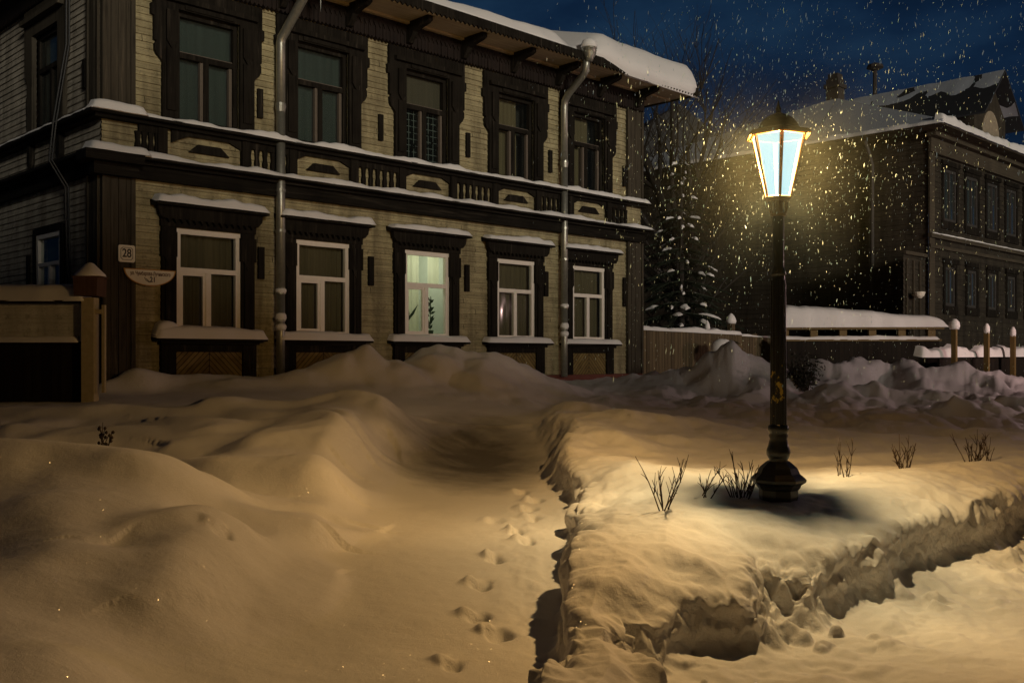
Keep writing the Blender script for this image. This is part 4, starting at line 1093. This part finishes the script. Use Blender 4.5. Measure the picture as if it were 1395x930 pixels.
# snow-roofed low fence with yellow stubs
wr = math.radians(-6)
s = empty('low_wall', (7.55, 28.5, EYE - .8), wr); tag(s, 'low dark fence with yellow stub posts under a thick roof of snow', 'low fence')
WL = 4.4
MB().box(0, WL, -.1, .1, -.3, 1.22).build('panel', M['black_gate'], s)
mb = MB(); mb.box(-.05, WL + .05, -.17, .17, 1.22, 1.27); mb.box(-.05, WL + .1, -.22, .22, 1.55, 1.62); mb.build('rail', M['yellow'], s)
for k in range(6):
    x = .2 + k * (WL - .4) / 5; MB().box(x - .10, x + .10, -.10, .10, 1.27, 1.55).build('stub_post', M['yellow'], s)
mb = MB(); snow_strip(mb, (-.08, .26, 1.62), (WL + .2, .26, 1.62), (0, -1, 0), .52, .55, step=.1, lump=.15, end=.5)
for v_i, p_ in enumerate(mb.v):
    if p_[2] > 1.63: mb.v[v_i] = (p_[0], p_[1], 1.62 + (p_[2] - 1.62) * (1.12 - .14 * p_[0]))
snow_strip(mb, (0, .02, 1.27), (WL, .02, 1.27), (0, -1, 0), .17, .09, lump=.5); mb.build('snow_cap', M['snow_cap'], s, True)

for k, (x, y, top, nm) in enumerate([(10.55, 23.9, .66, 'nearest yellow fence post with round snow cap, right of the low fence'), (11.75, 24.8, .58, 'second yellow fence post with small snow cap'), (12.8, 25.6, .52, 'third yellow fence post toward the right edge'), (13.8, 26.5, .5, 'farthest yellow fence post at the right edge')]):
    q = empty('fence_post', (x, y, EYE - .9), ROT); tag(q, nm, 'fence post', 'yellow posts along the street')
    MB().box(-.055, .055, -.055, .055, -.3, .9 + top).build('shaft', M['yellow'], q)
    h = .9 + top; e = .13 if k == 0 else .075
    MB().lathe([(e * .8, h - .02), (e, h + .06), (e * .9, h + .15), (e * .4, h + .22), (.01, h + .23)], 12).build('snow_cap', M['snow_cap'], q, True)
q = empty('low_rail_fence', (10.3, 24.2, EYE - .9), math.atan2(2.5, 3.3)); tag(q, 'dark low rail with lumpy snow running between the yellow posts', 'rail fence')
MB().box(0, 5.5, -.03, .03, -.2, .92).build('rail', M['black_gate'], q)
mb = MB(); snow_strip(mb, (-.9, .12, .88), (5.5, .12, .9), (0, -1, 0), .24, .2, step=.1, lump=1.1); mb.build('snow_cap', M['snow_cap'], q, True)

# ------------------------------------------------------------------ right house
RB = .8
rh = empty('dark_house', (12.47, 30.0, EYE - RB), ROT); tag(rh, 'dark two-storey wooden house with dormer and snowy hipped roof at the far right', 'house')
R_ = lambda q: q + RB
RL, RD = 16.0, 12.5
rt = [1.05 + 1.75 * k for k in range(8)]
holes = [(t, t + .95, R_(4.15), R_(5.75)) for t in rt] + [(t + .1, t + .85, R_(1.55), R_(2.75)) for t in rt]
P = .16
siding(MB(), RL, R_(-.8), R_(6.9), holes, lambda s_, d, z: (s_, -d, z), 3).build('wall', M['far_wall'], rh)
siding(MB(), RD, R_(-.8), R_(6.9), [], lambda s_, d, z: (-d, s_, z), 4).build('wall', M['far_wall_side'], rh)
mb = MB(); mb.box(-.1, RL, -.14, -.03, R_(3.55), R_(3.68)); mb.box(-.06, RL, -.1, -.03, R_(3.25), R_(3.35)); mb.box(-.08, RL, -.12, -.03, R_(6.1), R_(6.55)); mb.box(-.2, RL, -.3, -.03, R_(6.55), R_(6.75)); mb.box(-.06, .3, -.07, -.025, R_(-.8), R_(6.1)); mb.build('trim', M['far_trim'], rh)
mb = MB(); snow_strip(mb, (0, -.03, R_(3.68)), (RL, -.03, R_(3.68)), (0, -1, 0), .1, .04, step=.15); mb.build('snow_cap', M['snow_cap'], rh, True)
for up in (1, 0):
    for k, t in enumerate(rt):
        a, b, z0, z1 = (t, t + .95, R_(4.15), R_(5.75)) if up else (t + .1, t + .85, R_(1.55), R_(2.75)); c = (a + b) / 2
        mb = MB(); frame_bars(mb, a, b, z0, z1, .09, -.02, .06); mb.box(c - .03, c + .03, -.018, .06, z0 + .09, z1 - .09); 
        w_ = mb.build('window', M['far_frame'], rh)
        MB().sheet(a + .09, b - .09, .023, z0 + .09, z1 - .09).build('pane', M['far_glass'], w_)
        MB().box(a, b, .12, .13, z0, z1).build('curtain', M['curtain_teal'] if (k + up) % 3 or not up else M['curtain_dark'], w_)
        mb = MB(); mb.box(a - .14, a - .002, -.05, -.01, z0 - .1, z1 + .1); mb.box(b + .002, b + .14, -.05, -.01, z0 - .1, z1 + .1); mb.box(a - .2, b + .2, -.09, -.01, z1 + .102, z1 + .25); mb.box(a - .16, b + .16, -.07, -.01, z0 - .25, z0 - .002); mb.box(a, b, -.05, -.01, z1 + .002, z1 + .1); mb.build('casing', M['dark_wood'], w_)
# hipped roof
ov = .7; zr = R_(6.75); hxx = (RD + 2 * ov) / 2; pit = .45; zt = zr + hxx * pit
mb = MB(); mb.box(-ov, RL + ov, -ov, RD + ov, zr - .03, zr); mb.build('soffit', M['far_trim'], rh)
def hip(zoff, nm, m, parent, th=0.0):
    mb = MB(); a = zr + zoff
    base = [(-ov, -ov), (RL + ov, -ov), (RL + ov, RD + ov), (-ov, RD + ov)]
    vs = [(x, y, a) for x, y in base] + [(x, y, a + th) for x, y in base] + [(-ov + hxx, RD / 2, zt + zoff + th), (RL + ov - hxx, RD / 2, zt + zoff + th)]
    mb.add(vs, [(4, 5, 9, 8), (5, 6, 9), (6, 7, 8, 9), (7, 4, 8), (0, 1, 5, 4), (1, 2, 6, 5), (2, 3, 7, 6), (3, 0, 4, 7)])
    return mb.build(nm, m, parent)
rr = hip(.004, 'roof', M['far_roof'], rh)
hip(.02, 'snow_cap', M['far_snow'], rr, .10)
mb = MB(); snow_strip(mb, (-ov, .0 - ov + .25, zr + .02), (RL, .0 - ov + .25, zr + .02), (0, -1, 0), .3, .28, step=.12, lump=.7); snow_strip(mb, (-ov + .25, -ov, zr + .02), (-ov + .25, RD, zr + .02), (-1, 0, 0), .3, .14, step=.12, lump=.7); mb.build('snow_cap', M['snow_cap'], rr, True)
# dormer
dx0, dx1 = 4.2, 7.0; dc = (dx0 + dx1) / 2; dz0, dz1, dap = zr - .02, zr + 1.45, zr + 2.75; dy = .25
dm = MB().prism([(dx0, dz0), (dx1, dz0), (dx1, dz1), (dc, dap), (dx0, dz1)], dy, dy + 5.0).build('dormer', M['far_wall_side'], rh)
mb = MB()
for s_ in (-1, 1):
    e = dc + s_ * (dx1 - dx0) / 2 * 1.3; ez = dap - (dap - dz1) * 1.3
    mb.add([(dc, dy - .5, dap + .06), (e, dy - .5, ez + .06), (e, dy + 5, ez + .06), (dc, dy + 5, dap + .06), (dc, dy - .5, dap + .14), (e, dy - .5, ez + .12), (e, dy + 5, ez + .12), (dc, dy + 5, dap + .14)], [(0, 1, 2, 3), (4, 5, 6, 7), (0, 1, 5, 4), (1, 2, 6, 5), (2, 3, 7, 6), (3, 0, 4, 7)])
dr = mb.build('dormer_roof', M['far_roof'], dm)
mb = MB()
for s_ in (-1, 1):
    hw_ = (dx1 - dx0) / 2 * 1.3; dz_ = (dap - dz1) * 1.3
    mb.grid(lambda u, v: (dc + s_ * hw_ * v, dy - .48 + u, dap + .15 - dz_ * v + .05 * float(perlin(u * 1.7 + s_, v * 3)) - .10 * max(0, v - .3 - .25 * float(perlin(u * .9 + 4 + s_, 2.2))) * 4), [.15 * k for k in range(37)], [0, .1, .2, .3, .4, .5, .6, .7])
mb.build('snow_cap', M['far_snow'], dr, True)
mb = MB(); mb.prism([(dc + .75 * math.cos(q * math.pi / 12), dz0 + .75 + .85 * math.sin(q * math.pi / 12)) for q in range(13)] , dy - .03, dy - .003); mb.build('gable_panel', M['far_plaster'], dm)
# chimney, roof vent, drainpipe, small lamp dish, ground-floor bay
mb = MB(); mb.box(6.0, 6.5, 6.0, 6.5, zr + 2.4, zr + 3.95); mb.box(5.93, 6.57, 5.93, 6.57, zr + 3.6, zr + 3.75); mb.box(6.05, 6.45, 6.05, 6.45, zr + 3.95, zr + 4.15); mb.build('chimney', M['chimney'], rh)
mb = MB(); mb.tube([(7.0, 5.0, zr + 2.0), (7.0, 5.0, zr + 4.3)], .08, 8); mb.lathe([(.1, zr + 4.2), (.32, zr + 4.3), (.28, zr + 4.42), (.05, zr + 4.5)], 10, (7.0, 5.0)); mb.build('vent_pipe', M['chimney'], rh)
mb = MB(); mb.tube([(-.62, 1.7, R_(6.6)), (-.3, 1.7, R_(6.2)), (-.13, 1.7, R_(5.9)), (-.13, 1.7, R_(-.5))], .065, 8); mb.build('drainpipe', M['far_frame'], rh, True)
mb = MB(); siding(mb, 1.5, R_(-.8), R_(2.95), [], lambda s_, d, z: (s_ - 1.53, -d + .1, z), 6); mb.build('bay', M['far_wall'], rh)
mb = MB(); 
for q in (-1.4, -.95, -.5): mb.box(q, q + .06, .03, .074, R_(.3), R_(2.8))
mb.box(-1.55, -.03, .0, .072, R_(2.95), R_(3.05)); mb.build('trim', M['far_trim'], rh)
mb = MB(); mb.lathe([(.06, R_(1.68)), (.13, R_(1.74)), (.17, R_(1.84)), (.16, R_(1.86))], 14, (-1.15, -.22)); mb.tube([(-1.15, .0, R_(1.78)), (-1.15, -.2, R_(1.76))], .02, 6); mb.build('wall_dish', M['enamel'], rh)

# a farther small roof between the trees
fhs = empty('far_cottage', (4.6, 46.0, EYE - .6), ROT - .5); tag(fhs, 'dark cottage roof edge behind the spruce tree', 'house')
MB().box(0, 6, 0, 6, 0, 9.6).build('wall', M['far_wall_side'], fhs)
MB().prism([(-.9, 9.5), (6.9, 9.5), (3, 12.2)], -.8, 6.8).build('roof', M['far_roof'], fhs)

# added unseen building behind the viewpoint: it keeps the low town glow off the street
oh = empty('unseen_shade_building', (17.5, -16.0, EYE - .8), math.radians(-27)); tag(oh, 'added unseen building behind the viewpoint, put there to shade the street', 'building')
MB().box(-38, 34, -5, 5, -1.5, 6.5).build('wall', M['far_wall_side'], oh)
MB().prism([(-5.6, 6.5), (5.6, 6.5), (0, 8.3)], -38.5, 34.5, 'yz').build('roof', M['far_roof'], oh)

# ------------------------------------------------------------------ trees
def bare_tree(name, loc, h, seed, label, lean=(0, 0), spread=.75):
    r = random.Random(seed); tr = MB(); br = MB()
    def grow(mb, p, d, L, rad, lev):
        n = 4; pts = [p]; q = p; dd = d
        for k in range(n):
            dd = (dd + Vector((r.uniform(-.18, .18), r.uniform(-.18, .18), r.uniform(-.05, .14)))).normalized(); q = q + dd * L / n; pts.append(q)
        mb.tube(pts, [rad * (1 - .45 * k / n) for k in range(n + 1)], 6 if lev < 2 else 4, False)
        if lev >= 4: return
        m = 4 if lev else 8
        for k in range(m):
            f = r.uniform(.35, 1) if lev else .3 + .7 * k / m
            i = min(n, int(f * n)); base = pts[i]
            an = r.uniform(0, 6.28); up = r.uniform(.2, .9)
            nd = (dd * .55 + Vector((math.cos(an), math.sin(an), up)) * spread).normalized()
            grow(br, base, nd, L * r.uniform(.52, .72), rad * .5 * (1 - .3 * f), lev + 1)
    s = empty(name, loc); tag(s, label, 'tree', 'bare trees behind the fence')
    grow(tr, Vector((0, 0, -.3)), Vector((lean[0], lean[1], 1)).normalized(), h * .5, h * .013, 0)
    tr.build('trunk', M['bark'], s, True); br.build('crown', M['bark'], s, True)
    return s
bare_tree('bare_tree', (5.7, 33.0, EYE - .6), 17.5, 3, 'tall leafless tree rising beyond the eave of the ochre house')
bare_tree('bare_tree', (7.0, 36.0, EYE - .6), 13.5, 5, 'shorter leafless tree between the ochre house and the lamp', (.1, 0))
bare_tree('bare_tree', (5.4, 30.0, EYE - .6), 9.0, 8, 'thin leafless sapling tree just behind the plank fence corner', (-.05, 0))

def spruce(loc, h, seed):
    r = random.Random(seed); s = empty('spruce_tree', loc); tag(s, 'dark spruce tree with snow lying on its drooping branches behind the plank fence', 'tree')
    MB().tube([(0, 0, -.4), (0, 0, h * .5), (0, 0, h)], [.13, .08, .015], 8).build('trunk', M['bark'], s, True)
    cr = MB(); sn = MB(); z = .9
    while z < h - .2:
        f = 1 - z / h; L0_ = .35 + 2.1 * f; nb = int(6 + 4 * f); ph = r.uniform(0, 6)
        for k in range(nb):
            an = ph + 6.283 * k / nb + r.uniform(-.25, .25); L = L0_ * r.uniform(.7, 1.08); dx, dy = math.cos(an), math.sin(an)
            pts = []
            for j in range(7):
                u = j / 6; pts.append(Vector((dx * L * u, dy * L * u, z + r.uniform(-.01, .01) - .32 * L * u * u + .12 * L * max(0, u - .6))))
            cr.tube(pts, [.022 * (1 - .8 * j / 6) for j in range(7)], 4, False)
            sd = Vector((-dy, dx, 0))
            for j in range(int(26 * L) + 8):
                u = r.uniform(.1, 1); i = min(5, int(u * 6)); p = pts[i].lerp(pts[i + 1], u * 6 - i)
                side = r.choice((-1, 1)); w = (.34 * L * (1.05 - u) + .06) * r.uniform(.5, 1)
                tip = p + sd * side * w + Vector((dx, dy, 0)) * w * .7 + Vector((0, 0, -w * r.uniform(.1, .75)))
                th = .018 + .014 * r.random()
                cr.add([p, p.lerp(tip, .5) + Vector((dx, dy, .3)) * th, tip, p.lerp(tip, .5) - Vector((dx, dy, .3)) * th], [(0, 1, 2, 3)])
            if r.random() < .42:
                a0 = r.uniform(.2, .75); a1 = a0 + r.uniform(.12, .4); vs = []; m = 7; wd = r.choice((.03, .045, .07, .11)) * r.uniform(.6, 1.1) * (.6 + f)
                for j in range(m):
                    u = a0 + (a1 - a0) * j / (m - 1); i = min(5, int(u * 6)); p = pts[i].lerp(pts[i + 1], u * 6 - i) + Vector((r.uniform(-.03, .03), r.uniform(-.03, .03), .015))
                    q = math.sin(math.pi * (j + .25) / (m - .5)); ww = wd * q * (1 + .4 * r.uniform(-1, 1))
                    vs += [p + sd * ww, p + sd * ww * .5 + Vector((0, 0, .05 * q + .01)), p + Vector((0, 0, .07 * q + .01)), p - sd * ww * .5 + Vector((0, 0, .05 * q + .01)), p - sd * ww]
                sn.add(vs, [(j * 5 + k_, j * 5 + 5 + k_, j * 5 + 6 + k_, j * 5 + 1 + k_) for j in range(m - 1) for k_ in range(4)])
        z += .26 + .10 * r.random()
    cr.build('crown', M['needle'], s); sn.build('snow_cap', M['snow_cap'], s, True)
spruce((5.0, 29.6, EYE - .6), 6.6, 4)

# dark evergreen shrub in front of the low fence
def bush(loc, rad, h, seed, label):
    r = random.Random(seed); s = empty('evergreen_shrub', loc); tag(s, label, 'shrub')
    fo = MB(); st = MB()
    for k in range(14):
        an = r.uniform(0, 6.28); q = Vector((math.cos(an) * rad * r.uniform(.2, .9), math.sin(an) * rad * r.uniform(.2, .9), h * r.uniform(.5, 1)))
        st.tube([(0, 0, -.1), q * .55, q], [.015, .01, .004], 4, False)
        for j in range(60):
            p = q * r.uniform(.45, 1.05) + Vector((r.gauss(0, .09), r.gauss(0, .09), r.gauss(0, .09))); a = Vector((r.gauss(0, 1), r.gauss(0, 1), r.gauss(0, 1))).normalized() * .05; b = a.orthogonal().normalized() * .025
            fo.add([p - a, p + b, p + a, p - b], [(0, 1, 2, 3)])
    fo.build('foliage', M['leaf_dark'], s); st.build('stem', M['twig'], s)
bush((6.15, 21.0, hz(6.15, 21.0) - .12), .55, .75, 3, 'dark ragged shrub between two snow heaps right of the lamp post')

# bare twig shrubs poking from the snow
def twigs(x, y, n, h, seed, label, spread=.5, buds=False, rad=.006):
    r = random.Random(seed); s = empty('twig_shrub', (x, y, hz(x, y) - .03)); tag(s, label, 'shrub', 'bare twigs standing in the snow')
    mb = MB()
    for k in range(n):
        an = r.uniform(0, 6.28); b = Vector((r.uniform(-.05, .05), r.uniform(-.05, .05), -.05)); L = h * r.uniform(.55, 1.05)
        d = Vector((math.cos(an) * spread, math.sin(an) * spread * .6, 1)).normalized(); pts = [b]; q = b
        for j in range(5):
            d = (d + Vector((r.uniform(-.12, .12), r.uniform(-.1, .1), r.uniform(-.02, .1)))).normalized(); q = q + d * L / 5; pts.append(q)
        mb.tube(pts, [rad * (1 - .13 * j) for j in range(6)], 5)
        for j in range(r.randint(2, 5)):
            i = r.randint(2, 4); e = pts[i] + (d + Vector((r.uniform(-.8, .8), r.uniform(-.5, .5), .2))).normalized() * L * r.uniform(.15, .35)
            mb.tube([pts[i], (pts[i] + e) / 2 + Vector((0, 0, .01)), e], [rad * .6, rad * .5, rad * .3], 4)
            if buds: mb.lathe([(.004, e.z - .012), (.014, e.z), (.004, e.z + .014)], 6, (e.x, e.y))
    mb.build('stem', M['twig'], s, True)
T = [(1.08, 7.25, 8, .52, 'small bare twig clump in the bright snow left of the lamp', .55, False),
     (1.82, 7.95, 16, .46, 'dense bundle of bare twigs against the foot of the lamp post', .45, False),
     (1.50, 7.9, 4, .34, 'few thin twigs beside the bundle left of the lamp foot', .6, False),
     (2.95, 9.0, 6, .42, 'sparse twigs first to the right of the lamp foot', .3, False),
     (3.75, 9.6, 10, .42, 'spreading twig clump second to the right of the lamp', .7, False),
     (4.65, 10.1, 12, .44, 'dense twig clump on the bank top between lamp and right edge', .6, False),
     (5.05, 10.6, 4, .42, 'taller upright twigs near the right end of the bank', .22, False),
     (5.45, 10.4, 4, .36, 'upright twigs at the right edge of the picture', .3, False),
     (-2.98, 7.3, 5, .26, 'dark budded twigs sticking out behind the left drift', .5, True),
     (-3.45, 7.45, 2, .18, 'two short twigs at the far left behind the drift', .4, False)]
for k, (x, y, n, h, lb, sp, bd) in enumerate(T): twigs(x, y, n, h, 20 + k, lb, sp, bd)

# ------------------------------------------------------------------ falling snow
def flakes():
    n = 13000; r = RNG
    x = np.concatenate([r.normal(LX + .1, .95, n // 4), r.uniform(-1.5, 12, n)])
    y = np.concatenate([r.normal(LY, 1.2, n // 4), r.uniform(5.0, 17, n)])
    z = np.concatenate([r.normal(1.75, .75, n // 4), r.uniform(-.5, 7.5, n)])
    k = x / y
    keep = (y > 4.6) & (z > -.35 + .0 * x) & (k > -.06 + .03 * r.random(len(x))) & (k < .75)
    prob = sstep(-.02, .16, k); keep &= r.random(len(x)) < prob
    dl = np.sqrt((x - LX) ** 2 + (y - LY) ** 2 + (z - 1.5) ** 2); keep &= dl > .42
    x, y, z = x[keep], y[keep], z[keep]; m = len(x)
    far_ = np.clip(y / LY, .7, 1.6) * (1 + .45 * sstep(2.2, 3.2, z))
    w = .00098 * np.exp(r.normal(0, .42, m)) * far_; L = w * r.uniform(3.5, 11.0, m); tx = r.normal(.10, .09, m); ty = r.normal(0, .15, m)
    ax = np.stack([tx, ty, np.ones(m)], 1); ax /= np.linalg.norm(ax, axis=1)[:, None]
    e1 = np.cross(ax, np.array([.0, 1.0, .0])); e1 /= np.linalg.norm(e1, axis=1)[:, None]; e2 = np.cross(ax, e1)
    c = np.stack([x, y, z + EYE], 1)
    off = ax * (L * r.uniform(-.3, .3, m))[:, None]
    V = np.stack([c + ax * L[:, None], c + off + e1 * w[:, None], c + off * .3 + e2 * w[:, None], c - off * .4 - e1 * (w * .8)[:, None], c - off - e2 * w[:, None], c - ax * L[:, None]], 1)
    V = (V + r.normal(0, .0008, V.shape)).reshape(-1, 3)
    F = np.array([(0, 1, 2), (0, 2, 3), (0, 3, 4), (0, 4, 1), (5, 2, 1), (5, 3, 2), (5, 4, 3), (5, 1, 4)])
    F = (F[None] + (np.arange(m) * 6)[:, None, None]).reshape(-1, 3)
    me = bpy.data.meshes.new('falling_snow'); me.from_pydata(V.tolist(), [], F.tolist()); me.materials.append(M['flake'])
    o = bpy.data.objects.new('falling_snow', me); C.objects.link(o); tag(o, 'falling snowflakes caught in the lamp light', 'snowflakes', kind='stuff')
flakes()

# glowing snow haze around the lantern
def haze():
    m, nt, out = mat('snow_haze'); n = N(nt)
    sc = n.new('ShaderNodeVolumeScatter'); sc.inputs['Color'].default_value = (.75, .90, .85, 1); sc.inputs['Anisotropy'].default_value = .2
    ln = n.new('ShaderNodeVectorMath', operation='LENGTH'); n.link(n.obj(), ln.inputs[0]); r_ = ln.outputs['Value']
    f = n.math('POWER', n.math('SUBTRACT', 1.0, n.math('DIVIDE', r_, 1.5), clamp=True), 3.0)
    hole = n.math('MULTIPLY', n.math('SUBTRACT', r_, .22), 6.0, clamp=True)
    n.link(n.math('MULTIPLY', n.math('MULTIPLY', f, hole), .05), sc.inputs['Density'])
    n.link(sc.outputs[0], out.inputs['Volume'])
    mb = MB(); nn = 20; R = 1.5
    mb.lathe([(R * math.sin(math.pi * (k + .02) / nn), -R * math.cos(math.pi * (k + .02) / nn)) for k in range(nn)] + [(.01, R)], 32)
    o = mb.build('snow_haze', m, None, True, loc=(LX, LY, EYE + 1.48)); tag(o, 'faint glowing haze of fine snow around the lantern', 'haze', kind='stuff')
haze()

# light inside the lit room
li = bpy.data.lights.new('ceiling_bulb', 'POINT'); li.color = (1.0, .98, .80); li.energy = 22; li.shadow_soft_size = .08
lo = bpy.data.objects.new('ceiling_bulb', li); C.objects.link(lo); lo.parent = house; lo.location = (T0[lit] + .75, .95, Z(1.95))

# ------------------------------------------------------------------ sky, town glow, camera
w = bpy.data.worlds.new('World'); bpy.context.scene.world = w; w.use_nodes = True
nt = w.node_tree; nt.nodes.clear(); n = N(nt)
out = n.new('ShaderNodeOutputWorld'); bg = n.new('ShaderNodeBackground')
SUN_AZ = math.radians(153); SUN_EL = math.radians(8)      # direction the soft town glow comes from
sky = n.new('ShaderNodeTexSky', sky_type='NISHITA'); sky.sun_disc = False; sky.sun_elevation = math.radians(-4); sky.sun_rotation = SUN_AZ
tc = n.new('ShaderNodeTexCoord')
cl = n.noise(n.mapv(tc.outputs['Generated'], (1, 1, 2.2)), 2.6, 6, .6)
up = n.sep(tc.outputs['Generated'])
tint = n.ramp(cl, [(.34, (.28, .34, .42)), (.50, (.70, .82, .95)), (.66, (1.7, 1.7, 1.6))])
navy = n.mix(n.math('MULTIPLY', n.math('SUBTRACT', up[2], .02), 2.2, clamp=True), (.0080, .0190, .039), (.0042, .0160, .039))
skyc = n.mix(.5, sky.outputs[0], (.03, .10, .30))
col = n.mix(1.0, navy, tint, 'MULTIPLY')
dk = n.math('ADD', .07, n.math('MULTIPLY', n.math('MULTIPLY', n.math('ADD', up[1], .15), 1.25, clamp=True), .95))
dk = n.math('MULTIPLY', dk, n.math('SUBTRACT', 1.0, n.math('MULTIPLY', n.math('SUBTRACT', up[2], .45), 2.2, clamp=True)))
col = n.mix(1.0, col, n.comb(dk, dk, dk), 'MULTIPLY')
add = n.new('ShaderNodeMix', data_type='RGBA', blend_type='ADD'); add.inputs[0].default_value = .02
n.link(col, add.inputs[6]); n.link(sky.outputs[0], add.inputs[7])
n.link(add.outputs[2], bg.inputs[0]); bg.inputs[1].default_value = 1.0
n.link(bg.outputs[0], out.inputs[0])

sun = bpy.data.lights.new('town_glow', 'SUN'); sun.energy = 1.35; sun.angle = math.radians(9); sun.color = (1.0, .90, .74)
so = bpy.data.objects.new('town_glow', sun); C.objects.link(so)
d = Vector((math.sin(SUN_AZ) * math.cos(SUN_EL), math.cos(SUN_AZ) * math.cos(SUN_EL), math.sin(SUN_EL)))
so.rotation_euler = d.to_track_quat('Z', 'Y').to_euler(); so.location = (20, -20, 20)

cam = bpy.data.cameras.new('camera'); cam.sensor_width = 36; cam.lens = 1365 / 1395 * 36; cam.clip_end = 2000; cam.clip_start = .05
cam.shift_y = 20 / 1395
co = bpy.data.objects.new('camera', cam); C.objects.link(co); co.location = (0, 0, EYE); co.rotation_euler = (math.pi / 2, 0, 0)
sc = bpy.context.scene; sc.camera = co
sc.view_settings.view_transform = 'Standard'; sc.view_settings.look = 'None'; sc.view_settings.exposure = 0
sc.cycles.max_bounces = 8; sc.cycles.transparent_max_bounces = 16
sc.cycles.sample_clamp_indirect = 4
